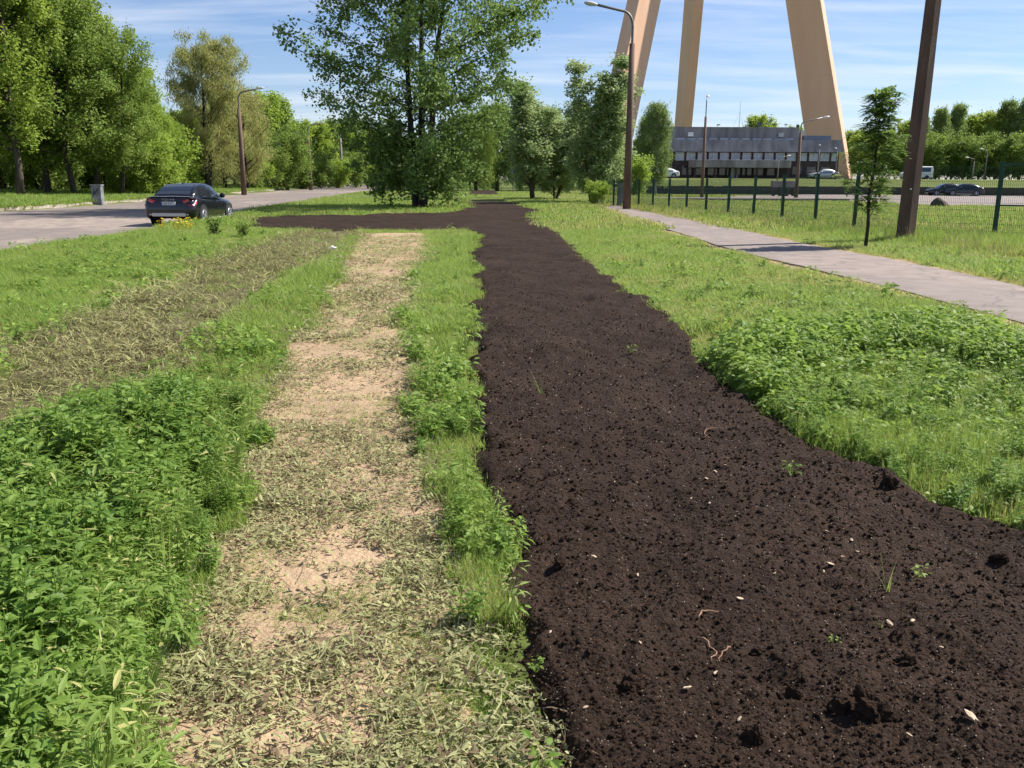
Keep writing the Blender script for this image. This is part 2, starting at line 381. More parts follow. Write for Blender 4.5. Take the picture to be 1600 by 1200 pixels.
def soil_h(x, y, sd=None):
    near = 1 - ss(12, 30, y) * 0.6
    h = 0.035 + 0.10 * (fbm(x, y, 0.7, 3, 2) - 0.35) + 0.095 * (fbm(x, y, 2.4, 3, 15) - 0.5) + 0.030 * (fbm(x, y, 6.0, 3, 16) - 0.5)
    n1 = np.abs(vnoise(x * 9, y * 9, 3) - 0.5) * 2; n2 = np.abs(vnoise(x * 23, y * 23, 4) - 0.5) * 2; n3 = vnoise(x * 55, y * 55, 6)
    cl = ss(0.62, 0.9, vnoise(x * 6.3, y * 6.3, 8)) * ss(0.45, 0.75, fbm(x, y, 1.2, 2, 9))
    # shallow wheel and rake ridges across the strip
    rg = 0.030 * np.sin(y * 2.1 + 2.5 * fbm(x, y, 0.5, 2, 12)) * ss(0.4, 0.7, fbm(x, y, 0.35, 2, 13))
    return h + near * (0.014 * n1 + 0.012 * n2 + 0.011 * n3 + 0.024 * cl) + rg
def sand_h(x, y, sd=None):
    rut = 0.02 * (fbm(x, y, 1.3, 3, 22) - 0.5)
    return 0.012 + rut + 0.010 * np.abs(vnoise(x * 12, y * 12, 23) - 0.5) + 0.008 * vnoise(x * 35, y * 35, 24)
soil = relief('topsoil_strip', SOIL, soil_h, M_SOIL, 1.1, 64, -0.36, 1.0, 1.0045, 0.0037, wob=WS)
tag(soil, 'dark brown topsoil bed spread along the verge', 'soil', kind='structure')
soil2 = relief('topsoil_patch', SOIL2, lambda x, y, s: 0.10 + 0.05 * vnoise(x * 2, y * 2, 3), M_SOIL, 80, 125, -0.08, 0.02, 1.004, 0.0015, edge=0.3, wob=0.1)
tag(soil2, 'small dark topsoil patch beyond the side drive', 'soil', kind='structure')
track = relief('sandy_track', TRACK, sand_h, M_SAND, 1.1, 34, -0.75, 0.2, 1.006, 0.005, edge=0.10, wob=WT, below=0.02)
tag(track, 'sandy wheel track covered in cut weeds', 'track', kind='structure')
mown = relief('mown_track', TRACK2, lambda x, y, s: 0.008 + 0.02 * (fbm(x, y, 2.5, 3, 41)) , M_MOWN, 2.0, 34, -1.05, -0.1, 1.010, 0.008, edge=0.15, wob=WT, below=0.02)
tag(mown, 'mown track of brown and straw coloured cuttings', 'track', kind='structure')
def flat_sheet(name, poly, z, mat, label, cat, step=None, wob=0.0, skirt=0.25):
    me = bpy.data.meshes.new(name)
    P = [tuple(p) for p in poly]
    # subdivide edges and wobble them a little so that the edge is worn
    Q = []
    for i, a in enumerate(P):
        b = P[(i + 1) % len(P)]; L = math.dist(a, b); k = max(1, int(L / (step or 1e9)))
        for j in range(k):
            t = j / k; x = a[0] + (b[0] - a[0]) * t; y = a[1] + (b[1] - a[1]) * t
            if wob:
                x += wob * 2 * (float(fbm(np.array(x), np.array(y), 0.9, 3, 51)) - 0.5); y += wob * 2 * (float(fbm(np.array(x), np.array(y), 0.9, 3, 52)) - 0.5)
            Q.append((x, y))
    n = len(Q)
    V = [(x, y, z) for x, y in Q] + [(x, y, z - skirt) for x, y in Q]
    me.from_pydata(V, [], [tuple(range(n))] + [(i, i + n, (i + 1) % n + n, (i + 1) % n) for i in range(n)])
    me.materials.append(mat); me.update()
    return tag(obj(name, me), label, cat, kind='structure')
verge = relief('path_verge', PATH, lambda x, y, s: 0.018 + 0.02 * (fbm(x, y, 4, 3, 61) - .3), M_SAND, 3.0, 56, 0.08, 1.3, 1.012, 0.008, edge=0.15, wob=0.35, below=0.03, grow=0.42)
tag(verge, 'bare trodden earth along the edges of the footpath', 'earth', kind='structure')
flat_sheet('footpath', PATH, 0.045, M_PATH, 'narrow pinkish asphalt footpath beside the fence', 'path', 0.5, 0.10)
flat_sheet('parking_lot', LOT, -0.215, M_LOT, 'asphalt parking lot behind the wire fence', 'parking lot', 4, 0.3)
flat_sheet('side_drive', DRIVE, 0.05, M_PATH, 'narrow side drive crossing beyond the topsoil bed', 'drive', 3, 0.1)
# road: strip of quads between the two edges
yr = np.concatenate([np.arange(-10, 60, 2.0), np.arange(60, 421, 6.0)])
Vr = np.concatenate([np.stack([road_near(yr) - 0.06, yr, np.full(len(yr), -0.115)], 1), np.stack([road_far(yr) + 0.02, yr, np.full(len(yr), -0.115)], 1)])
k = np.arange(len(yr) - 1); L = len(yr)
road = obj('road', mesh_np('road', Vr, np.stack([k + L, k, k + 1, k + 1 + L], 1), [M_ROAD]))
tag(road, 'wide worn asphalt road on the left', 'road', kind='structure')
# kerbs: single stones
def kerb(name, label, line, stone_len, z0, h, w, gap=0.03):
    root = empty(name, (line[0][0], line[0][1], 0)); tag(root, label, 'kerb', kind='structure')
    me = MB().box(-stone_len / 2 + gap / 2, stone_len / 2 - gap / 2, -w / 2, w / 2, 0, h).mesh('kerb_stone', M_KERB)
    P = np.array(line, float); seg = np.linalg.norm(np.diff(P, axis=0), axis=1); cum = np.concatenate([[0], np.cumsum(seg)])
    rg = random.Random(3); s = stone_len / 2
    while s < cum[-1]:
        x = np.interp(s, cum, P[:, 0]); y = np.interp(s, cum, P[:, 1]); i = min(np.searchsorted(cum, s) - 1, len(seg) - 1)
        d = P[i + 1] - P[i]
        o = obj('kerb_stone', me, root); o.location = (x - line[0][0] + rg.uniform(-.02, .02), y - line[0][1] + rg.uniform(-.02, .02), z0 + rg.uniform(-.025, .02))
        o.rotation_euler = (rg.uniform(-.02, .02), rg.uniform(-.02, .02), math.atan2(d[1], d[0]) + rg.uniform(-.012, .012)); s += stone_len
yk = np.arange(38, 300, 4.0)
kerb('road_kerb', 'pale kerb stones along the far side of the road', [(float(road_far(y)) - 0.02, y) for y in yk], 1.0, -0.2, 0.27, 0.16)
kerb('drive_kerb', 'low pale kerb of the side drive beyond the topsoil', [(-15.2, 76.35), (9, 78.4)], 1.0, -0.05, 0.16, 0.14)

# ------------------------------------------------------------------ trees
M_BARK = mat2('grey_brown_bark', (0.060, 0.046, 0.036), (0.105, 0.082, 0.064), 5, 0.95, 0.02, 18, stretch=(1, 1, 0.25))
M_BARKD = mat2('dark_bark', (0.030, 0.024, 0.020), (0.060, 0.048, 0.038), 5, 0.95, 0.02, 18, stretch=(1, 1, 0.25))
M_BIRCHB = mat2('pale_birch_bark', (0.42, 0.40, 0.37), (0.10, 0.085, 0.075), 3, 0.9, 0, None, stretch=(1, 1, 3), lo=0.5, hi=0.7)
def leaves(rng, anchors, n, L, wr, jit, up=0.35, droop=0.0, hang=False):
    A = anchors[rng.integers(0, len(anchors), n)]
    P = A + rng.normal(0, jit, (n, 3))
    d = rng.normal(0, 1, (n, 3))
    if hang: d = np.array([0, 0, -1.0]) + 0.35 * d
    else: d[:, 2] = d[:, 2] * 0.6 - droop
    d /= np.linalg.norm(d, axis=1)[:, None]
    nn = rng.normal(0, 1, (n, 3)); nn[:, 2] = np.abs(nn[:, 2]) + up
    s = np.cross(d, nn); s /= np.linalg.norm(s, axis=1)[:, None] + 1e-9
    nn = np.cross(s, d)
    l = (L * rng.uniform(0.65, 1.35, n))[:, None]; w = l * wr
    V = np.stack([P, P + d * l * 0.45 + s * w * 0.5 + nn * w * 0.12, P + d * l - nn * w * 0.10, P + d * l * 0.45 - s * w * 0.5 + nn * w * 0.12], 1).reshape(-1, 3)
    F = np.arange(n * 4).reshape(n, 4)
    return V, F
def grow(rng, H, R, base, n_limb, tr, up=0.7, curve=0.5, shape='round', n_tw=7, trunks=1, spread=0.06, wander=0.03, tw_len=0.35, hang=0.0, low_up=None, limb_r=0.45):
    """returns wood MB and leaf anchors. base = crown start as a share of H"""
    wood = MB(); anch = []
    for tnum in range(trunks):
        az0 = rng.uniform(0, 6.28); off = 0 if trunks == 1 else spread * H
        hh = H * (1 if tnum == 0 else rng.uniform(0.78, 0.97))
        nseg = 10; t = np.linspace(0, 1, nseg)
        wx = np.cumsum(rng.normal(0, wander * H / nseg, nseg)); wy = np.cumsum(rng.normal(0, wander * H / nseg, nseg)); wx -= wx[0]; wy -= wy[0]
        ax = math.cos(az0) * off; ay = math.sin(az0) * off
        r0 = tr / math.sqrt(trunks)
        tp = np.stack([wx + ax * t ** 0.8 + (0.25 * r0 * trunks * math.cos(az0) if trunks > 1 else 0), wy + ay * t ** 0.8 + (0.25 * r0 * trunks * math.sin(az0) if trunks > 1 else 0), hh * t], 1)
        rad = r0 * (1 - t) ** 0.85 + 0.012; rad[0] *= 1.35
        tp[0, 2] = -0.15
        wood.tube(tp, rad, 8)
        nl = max(3, n_limb // trunks)
        for i in range(nl):
            f = base + (0.97 - base) * ((i + rng.uniform(0, 0.8)) / nl)
            h = f * hh; q = (f - base) / (1 - base)
            if shape == 'round': prof = math.sqrt(max(0.04, 1 - (2 * q - 0.85) ** 2 / 1.35))
            elif shape == 'poplar': prof = np.interp(q, [0, .12, .32, .55, .8, 1], [.26, .42, .88, 1.08, .8, .3])
            elif shape == 'cone': prof = 0.06 + 1.0 * (1 - q) ** 1.15
            elif shape == 'column': prof = min(1.0, 0.55 + 1.2 * q) * (1 - 0.75 * q ** 3)
            else: prof = 1.0 - 0.55 * q
            ln = R * prof * rng.uniform(0.75, 1.15)
            az = i * 2.399 + rng.uniform(-0.5, 0.5) + tnum
            u = up + rng.uniform(-0.2, 0.2) + (0.5 * q)
            if low_up is not None: u = low_up + (u - low_up) * min(1, q * 2.2)
            d = np.array([math.cos(az), math.sin(az), u]); d /= np.linalg.norm(d)
            p0 = np.array([np.interp(h, tp[:, 2], tp[:, 0]), np.interp(h, tp[:, 2], tp[:, 1]), h])
            ns = 6; s = np.linspace(0, 1, ns)[:, None]
            side = np.array([-d[1], d[0], 0]) * rng.normal(0, 0.12)
            pts = p0 + d * ln * s + (np.array([0, 0, curve * ln]) + side * ln) * s ** 2 * 0.5
            lr = np.interp(h, tp[:, 2], rad) * limb_r
            wood.tube(pts, np.linspace(max(lr, 0.02), 0.008, ns), 5, caps=False)
            for j in range(n_tw):
                sj = rng.uniform(0.22, 1.0); pj = np.array([np.interp(sj, s[:, 0], pts[:, c]) for c in range(3)])
                td = d * 0.7 + rng.normal(0, 0.65, 3); td[2] += 0.15 - hang * 1.5; td /= np.linalg.norm(td)
                tl = R * tw_len * rng.uniform(0.5, 1.2) * (1.15 - 0.5 * sj)
                q_ = np.linspace(0, 1, 4)[:, None]
                tpn = pj + td * tl * q_ + np.array([0, 0, -hang * tl * 1.6]) * q_ ** 2
                wood.tube(tpn, np.linspace(max(0.010, lr * 0.28), 0.004, 4), 3, caps=False)
                qq = rng.uniform(0.15, 1.05, 10)[:, None]
                anch.append(pj + td * tl * qq + np.array([0, 0, -hang * tl * 1.6]) * qq ** 2)
    return wood, np.concatenate(anch)
def tree_meshes(seed, H, R, base, n_limb, tr, leafm, barkm, n_leaf, L, wr, jit, up_l=0.35, droop=0.2, hang_l=False, **kw):
    rng = np.random.default_rng(seed)
    wood, an = grow(rng, H, R, base, n_limb, tr, **kw)
    V, F = leaves(rng, an, n_leaf, L, wr, jit, up_l, droop, hang_l)
    return wood.mesh('trunk', barkm, True), mesh_np('crown', V, F, [leafm])
def tree(name, meshes, x, y, label, cat='tree', group=None, rz=0.0, s=1.0, sz=None, z=None):
    zt = float(terrain(x, y)) if z is None else z
    o = empty(name, (x, y, zt - 0.03), rz); o.scale = (s, s, sz or s)
    obj('trunk', meshes[0], o); obj('crown', meshes[1], o)
    return tag(o, label, cat, group)

L_POP = leafmat('poplar_leaves', (0.075, 0.125, 0.028), (0.130, 0.195, 0.048), (0.18, 0.23, 0.07), 0.32, 0.35)
L_MAPLE = leafmat('roadside_wood_leaves', (0.150, 0.210, 0.032), (0.235, 0.295, 0.052), (0.24, 0.29, 0.06), 0.42, 0.5)
L_DARK = leafmat('dark_wood_leaves', (0.105, 0.160, 0.030), (0.170, 0.230, 0.046), None, 0.36, 0.5)
L_WILLOW = leafmat('willow_leaves', (0.20, 0.215, 0.065), (0.28, 0.285, 0.10), (0.30, 0.25, 0.12), 0.42, 0.5)
L_LIME = leafmat('fresh_green_leaves', (0.145, 0.215, 0.030), (0.220, 0.290, 0.048), None, 0.45, 0.5)
L_SILVER = leafmat('silvery_leaves', (0.175, 0.235, 0.085), (0.265, 0.325, 0.140), (0.33, 0.36, 0.25), 0.34, 0.42)
L_BIRCH = leafmat('birch_leaves', (0.115, 0.170, 0.048), (0.180, 0.235, 0.072), None, 0.40, 0.5)
L_ROWAN = leafmat('rowan_leaves', (0.090, 0.150, 0.032), (0.150, 0.215, 0.050), (0.24, 0.28, 0.07), 0.40, 0.45)
L_PINE = leafmat('brown_green_needles', (0.050, 0.050, 0.026), (0.085, 0.075, 0.040), None, 0.15, 0.6)

# the big poplar by the topsoil bed
px_, py_ = G(655, 326)
pop = tree_meshes(11, 17.0, 7.7, 0.06, 96, 0.38, L_POP, M_BARKD, 70000, 0.18, 0.8, 0.19, up_l=0.2, droop=0.35, up=0.45, curve=-0.18, shape='poplar', n_tw=14, trunks=3, spread=0.10, wander=0.04, tw_len=0.27, low_up=0.12, limb_r=0.26)
tree('poplar_tree', pop, px_, py_, 'big dark poplar with several trunks standing beside the topsoil bed', rz=0.6)

# roadside wood on the left
WA = tree_meshes(21, 17.5, 4.3, 0.16, 46, 0.24, L_MAPLE, M_BARK, 26000, 0.22, 0.75, 0.26, up=0.55, curve=0.3, shape='column', n_tw=8)
WB = tree_meshes(22, 16.0, 4.8, 0.14, 44, 0.22, L_DARK, M_BARKD, 26000, 0.22, 0.75, 0.32, up=0.45, curve=0.25, shape='round', n_tw=8, trunks=2, spread=0.09)
WC = tree_meshes(23, 13.5, 4.6, 0.10, 42, 0.20, L_LIME, M_BARK, 26000, 0.22, 0.75, 0.30, up=0.40, curve=0.2, shape='round', n_tw=8)
UND = tree_meshes(24, 4.2, 2.7, 0.04, 26, 0.08, L_DARK, M_BARKD, 9000, 0.20, 0.7, 0.25, up=0.6, curve=0.2, shape='round', n_tw=6, trunks=3, spread=0.2)
UNL = tree_meshes(25, 3.2, 2.4, 0.04, 24, 0.06, L_LIME, M_BARK, 8000, 0.19, 0.7, 0.24, up=0.6, curve=0.2, shape='round', n_tw=6, trunks=3, spread=0.2)
wood_front = [(-150, 62, WA, 1.1), (-40, 66, WB, 1.1), (28, 63, WA, 1.0), (72, 70, WC, 1.12), (115, 67, WB, 0.98), (150, 72, WA, 0.80), (186, 71, WB, 0.72), (212, 76, WC, 0.72), (238, 80, WC, 0.56), (266, 88, WC, 0.46)]
for i, (px, d, ms, s) in enumerate(wood_front):
    x = (px - 800) / F_ * d * 0.976
    tree('woodland_tree', ms, x, d, ORD[i] + ' tree from the left along the edge of the roadside wood', 'tree', 'roadside wood on the left', rz=i * 1.7, s=s)
wood_back = [(-200, 84, WB, 1.1), (-90, 86, WA, 1.1), (0, 84, WC, 1.2), (50, 92, WA, 1.05), (100, 88, WC, 1.15), (140, 94, WB, 0.86), (180, 100, WC, 0.8), (215, 104, WB, 0.62), (246, 112, WC, 0.6)]
for i, (px, d, ms, s) in enumerate(wood_back):
    x = (px - 800) / F_ * d * 0.976
    tree('woodland_tree', ms, x, d, ORD[i] + ' tree from the left among the inner trees of the roadside wood', 'tree', 'inner trees of the roadside wood', rz=i * 2.3 + 1, s=s)
und = [(-90, 62, UNL), (60, 76, UND), (190, 74, UNL), (236, 74, UNL), (258, 80, UNL), (-60, 74, UND), (10, 78, UND), (48, 82, UNL), (92, 80, UND), (128, 84, UNL), (165, 84, UND), (200, 84, UNL), (228, 84, UNL), (20, 98, UND), (85, 104, UND), (120, 112, UND), (160, 116, UND), (205, 116, UNL), (255, 96, UNL), (285, 96, UNL)]
for i, (px, d, ms) in enumerate(und):
    x = (px - 800) / F_ * d * 0.976
    tree('undergrowth_shrub', ms, x, d, (ORD + ['last', 'twenty-first', 'twenty-second', 'twenty-third', 'twenty-fourth'])[i] + (' front' if d < 90 else ' rear') + ' undergrowth shrub among the trunks of the roadside wood', 'shrub', 'undergrowth of the roadside wood', rz=i * 1.3, s=1.0 + 0.25 * math.sin(i * 2.1))

# pale willow
WIL = tree_meshes(31, 17.0, 5.6, 0.16, 44, 0.42, L_WILLOW, M_BARKD, 52000, 0.28, 0.28, 0.30, hang_l=True, up=0.75, curve=0.1, shape='round', n_tw=10, trunks=2, spread=0.10, hang=0.35)
tree('willow_tree', WIL, (322 - 800) / F_ * 98 * .976, 98, 'tall pale yellowish willow behind the black car', rz=0.4, s=0.88)
WIL2 = tree_meshes(32, 11.0, 4.6, 0.08, 34, 0.25, L_WILLOW, M_BARKD, 20000, 0.26, 0.28, 0.30, hang_l=True, up=0.6, curve=0.1, shape='round', n_tw=8, hang=0.25)
tree('willow_tree', WIL2, (385 - 800) / F_ * 112 * .976, 112, 'lower yellowish willow right behind the nearest roadside lamp', rz=2.0)
tree('willow_tree', WIL2, (350 - 800) / F_ * 116 * .976, 116, 'second low yellowish willow between tall willow and lamp', rz=4.0, s=0.95)

# trees along the far road
FA = tree_meshes(41, 12, 4.6, 0.06, 40, 0.22, L_LIME, M_BARK, 18000, 0.34, 0.75, 0.36, up=0.5, curve=0.2, shape='round', n_tw=7)
FB = tree_meshes(42, 12, 4.0, 0.05, 40, 0.22, L_DARK, M_BARKD, 18000, 0.34, 0.75, 0.34, up=0.4, curve=0.2, shape='cone', n_tw=7)
FC = tree_meshes(43, 8, 5.0, 0.05, 34, 0.22, L_DARK, M_BARKD, 15000, 0.30, 0.6, 0.33, up=0.5, curve=0.1, shape='round', n_tw=7, trunks=3, spread=0.12)
far_l = [(300, 150, FA, 0.9), (335, 155, FB, 0.85), (365, 150, FA, 0.9), (408, 135, FA, 1.0), (428, 150, FA, 1.06), (447, 128, FC, 0.92), (466, 165, FA, 0.85), (497, 170, FA, 0.88), (516, 180, FB, 1.02), (541, 190, FA, 0.98), (562, 190, FB, 0.85), (585, 205, FA, 0.9), (612, 215, FB, 0.85), (640, 230, FA, 0.85), (672, 240, FB, 0.8), (705, 250, FA, 0.62)]
for i, (px, d, ms, s) in enumerate(far_l):
    tree('roadside_tree', ms, (px - 800) / F_ * d * .976, d, ORD[i] + ' tree from the left in the green row along the far road', 'tree', 'green row along the far road', rz=i * 1.9, s=s)
und2 = [(300, 130), (318, 134), (340, 130), (395, 118), (420, 124), (470, 140), (500, 150), (528, 158), (555, 168), (580, 176), (610, 190), (640, 200), (690, 215), (725, 230)]
for i, (px, d) in enumerate(und2):
    tree('verge_shrub', UNL if i % 2 else UND, (px - 800) / F_ * d * .976, d, ORD[i] + ' low shrub from the left at the foot of the far roadside trees', 'shrub', 'shrubs below the far roadside trees', rz=i * 1.1, s=1.15)

# dark weeping trees beyond the end of the bed
BIR = tree_meshes(51, 12.5, 3.1, 0.16, 42, 0.20, L_BIRCH, M_BIRCHB, 26000, 0.24, 0.34, 0.26, hang_l=True, up=0.9, curve=0.0, shape='column', n_tw=9, hang=0.5)
WEP = tree_meshes(52, 9.5, 3.4, 0.10, 40, 0.20, L_DARK, M_BARKD, 22000, 0.26, 0.36, 0.28, hang_l=True, up=0.7, curve=0.0, shape='round', n_tw=9, hang=0.5)
for i, (px, d, s, ms, lab) in enumerate([(742, 118, 0.98, WEP, 'dark weeping tree just right of the big poplar, far side of the lawn'), (775, 124, 1.15, WEP, 'dark weeping tree behind the blue round sign'), (812, 130, 1.1, WEP, 'dark weeping tree mostly hidden behind the silvery trees'), (716, 150, 0.42, FA, 'small yellow green bush under the big poplar branches, far off'), (850, 126, 1.1, WEP, 'dark weeping tree behind the gap between the silvery trees'), (893, 134, 1.0, WEP, 'dark weeping tree behind the bushy silvery shrub'), (940, 140, 0.8, WEP, 'dark weeping tree left of the small brownish pine')]):
    tree('weeping_tree', ms, (px - 800) / F_ * d * .976, d, lab, rz=i * 2.2, s=s)

# silvery leafy trees right of the bed
SILA = tree_meshes(61, 8.8, 2.5, 0.08, 60, 0.14, L_SILVER, M_BARK, 20000, 0.19, 0.6, 0.17, up=1.1, curve=0.6, shape='cone', n_tw=8, trunks=2, spread=0.08)
SILB = tree_meshes(62, 10.6, 2.8, 0.01, 90, 0.10, L_SILVER, M_BARK, 32000, 0.19, 0.6, 0.16, up=1.2, curve=0.7, shape='cone', n_tw=8, trunks=6, spread=0.20)
gx_, gy_ = G(832, 311.5); tree('silvery_tree', SILA, gx_, gy_ - 3, 'slim silvery green tree with bare trunk foot beside the bed', rz=1.0, s=1.3, sz=0.98)
gx_, gy_ = G(917, 315); tree('silvery_shrub', SILB, gx_, gy_ - 4, 'bushy silvery green shrub with upright shoots left of the path', 'shrub', rz=1.9, s=1.15, sz=0.92)
gx_, gy_ = G(868, 313); tree('silvery_shrub', SILB, gx_, gy_ + 2, 'smaller silvery shrub between slim tree and bushy shrub', 'shrub', rz=2.3, s=1.1, sz=0.7)
gx_, gy_ = G(935, 321); tree('silvery_shrub', UNL, gx_ - 0.1, gy_, 'low fresh green bush at the start of the footpath', 'shrub', rz=1.3, s=0.36)

# in front of the tower
tree('birch_tree', BIR, (1022 - 800) / F_ * 104 * .976, 104, 'drooping birch in front of the office building', rz=0.9, s=0.80)
tree('birch_tree', BIR, (1006 - 800) / F_ * 106 * .976, 106, 'slimmer birch on the left of the drooping birch', rz=2.9, s=0.70)
PIN = tree_meshes(71, 6.5, 1.4, 0.10, 34, 0.12, L_PINE, M_BARKD, 7000, 0.22, 0.3, 0.16, up=0.3, curve=0.1, shape='cone', n_tw=6)
tree('pine_tree', PIN, (966 - 800) / F_ * 100 * .976, 100, 'small brownish pine beside the left tower leg', rz=0, s=0.98)
tree('lawn_shrub', UNL, (990 - 800) / F_ * 92 * .976, 92, 'round light green shrub behind the tall lamp post', 'shrub', rz=0.5, s=0.95)
for i, (px, d, s) in enumerate([(1338, 172, 0.62), (1352, 185, 0.72), (1376, 190, 0.72)]):
    tree('lawn_tree', FA, (px - 800) / F_ * d * .976, d, ORD[i] + ' light green tree right of the tower leg, behind the rowan', 'tree', 'light green trees behind the rowan', rz=i * 2, s=s)

# wood behind the parking lot
RA = tree_meshes(81, 15, 3.2, 0.06, 44, 0.2, L_BIRCH, M_BARK, 20000, 0.36, 0.45, 0.34, hang_l=True, up=0.9, curve=0.2, shape='column', n_tw=8, hang=0.2)
RB = tree_meshes(82, 13, 4.4, 0.05, 40, 0.2, L_MAPLE, M_BARK, 20000, 0.36, 0.7, 0.36, up=0.5, curve=0.2, shape='round', n_tw=8)
rw = [(1405, 190, RB, 0.80), (1432, 186, RA, 0.80), (1458, 182, RA, 0.88), (1482, 186, RA, 0.95), (1508, 190, RB, 0.88), (1535, 184, RB, 0.92), (1562, 182, RA, 0.98), (1588, 180, RA, 1.0), (1620, 184, RB, 0.98), (1660, 180, RA, 1.0), (1710, 184, RB, 1.0)]
for i, (px, d, ms, s) in enumerate(rw):
    tree('woodland_tree', ms, (px - 800) / F_ * d * .976, d, ORD[i] + ' tree from the left in the wood behind the parking lot', 'tree', 'wood behind the parking lot', rz=i * 1.37, s=s)
for i, (px, d) in enumerate([(1395, 172), (1425, 174), (1450, 170), (1475, 172), (1500, 170), (1525, 173), (1550, 171), (1575, 170), (1605, 172), (1640, 172), (1440, 205), (1500, 205), (1560, 205)]):
    tree('wood_edge_shrub', UND, (px - 800) / F_ * d * .976, d, ORD[i] + ' dark shrub under the wood behind the parking lot', 'shrub', 'shrubs under the wood behind the parking lot', rz=i, s=1.5)
# far belt on the horizon
for i in range(48):
    px = -300 + i * 46; d = 300 + 30 * math.sin(i * 1.9)
    tree('horizon_tree', (FA, FB, RB)[i % 3], (px - 800) / F_ * d, d, 'distant tree of the hazy belt along the horizon', 'tree', 'tree belt along the horizon', rz=i * 1.1, s=1.0 + 0.25 * math.sin(i * 2.7) ** 2)

# rowan sapling by the path
def rowan():
    rng = np.random.default_rng(91); wood = MB(); VV = []; FF = []; nv = 0
    H = 3.75
    tp = np.array([(0, 0, -.1), (0.02, 0, .6), (-0.02, 0.03, 1.3), (0.06, 0.0, 2.0), (0.02, -.03, 2.7), (0.08, 0, 3.3), (0.07, 0, H)])
    wood.tube(tp, [.05, .042, .036, .03, .022, .014, .006], 7)
    stems = []
    for i in range(64):
        h = 0.75 + (H - 0.85) * (i / 63) ** 0.8; p0 = np.array([np.interp(h, tp[:, 2], tp[:, 0]), np.interp(h, tp[:, 2], tp[:, 1]), h])
        q = (h - 0.75) / (H - 0.75); ln = (0.95 if 0.12 < q < 0.55 else 0.62) * rng.uniform(0.55, 1.1) * (1 - 0.35 * q)
        az = i * 2.399 + rng.uniform(-.4, .4); d = np.array([math.cos(az), math.sin(az), rng.uniform(0.3, 1.0)]); d /= np.linalg.norm(d)
        pts = p0 + d * ln * np.linspace(0, 1, 5)[:, None] + np.array([0, 0, 0.12 * ln]) * (np.linspace(0, 1, 5)[:, None]) ** 2
        wood.tube(pts, np.linspace(.011, .004, 5), 4, caps=False); stems.append((pts, d))
    for pts, d in stems:
        for j in range(15):                                   # pinnate leaves: a stalk with paired leaflets
            s = rng.uniform(0.25, 1.0); p = np.array([np.interp(s, np.linspace(0, 1, 5), pts[:, c]) for c in range(3)])
            ld = d * 0.5 + rng.normal(0, 0.7, 3); ld[2] = ld[2] * 0.4 + 0.05; ld /= np.linalg.norm(ld); ll = rng.uniform(0.20, 0.32)
            sd = np.cross(ld, [0, 0, 1.0]); sd /= np.linalg.norm(sd) + 1e-9; nn = np.cross(sd, ld)
            for k in range(5):
                b = p + ld * ll * (0.25 + 0.17 * k) - np.array([0, 0, 0.10 * ll * k * k * 0.25])
                for sg in ((-1, 1) if k < 4 else (0,)):
                    e = (sd * sg + ld * 0.45) if sg else ld
                    e = e / np.linalg.norm(e) * ll * 0.36; w = np.cross(e, nn); w = w / (np.linalg.norm(w) + 1e-9) * ll * 0.11
                    VV += [b, b + e * 0.5 + w, b + e - nn * 0.01, b + e * 0.5 - w]; FF.append((nv, nv + 1, nv + 2, nv + 3)); nv += 4
    return wood.mesh('trunk', M_BARKD, True), mesh_np('crown', np.array(VV), np.array(FF), [L_ROWAN])
rx, ry = G(1352, 388); tree('rowan_sapling', rowan(), rx, ry, 'slender young rowan with feathery leaves beside the footpath', 'tree', rz=0.4)

# ------------------------------------------------------------------ tower on three legs
M_TOWER = mat2('ochre_tower_concrete', (0.72, 0.440, 0.290), (0.79, 0.500, 0.340), 0.35, 0.85, 0.0, None, stretch=(1, 1, 0.06))
_n = M_TOWER.node_tree; _b = _n.nodes['Principled BSDF']; _src = _b.inputs['Base Color'].links[0].from_socket
_tc = N(_n, 'ShaderNodeTexCoord'); _sp = N(_n, 'ShaderNodeSeparateXYZ'); _n.links.new(_tc.outputs['Object'], _sp.inputs[0])
_dv = N(_n, 'ShaderNodeMath', operation='DIVIDE'); _dv.inputs[1].default_value = 4.6; _n.links.new(_sp.outputs[2], _dv.inputs[0])
_fr = N(_n, 'ShaderNodeMath', operation='FRACT'); _n.links.new(_dv.outputs[0], _fr.inputs[0])
_lt = N(_n, 'ShaderNodeMath', operation='LESS_THAN'); _lt.inputs[1].default_value = 0.03; _n.links.new(_fr.outputs[0], _lt.inputs[0])
_ml = N(_n, 'ShaderNodeMath', operation='MULTIPLY'); _ml.inputs[1].default_value = 0.10; _n.links.new(_lt.outputs[0], _ml.inputs[0])
_n.links.new(mixc(_n, _ml.outputs[0], _src, (0.45, 0.27, 0.16)), _b.inputs['Base Color'])
APEX = np.array(PT(1145, -600, 174.0)); ZB = 1.6
tower = empty('tower', (APEX[0], APEX[1], ZB)); tag(tower, 'huge ochre tower standing on three slanting concrete legs', 'tower')
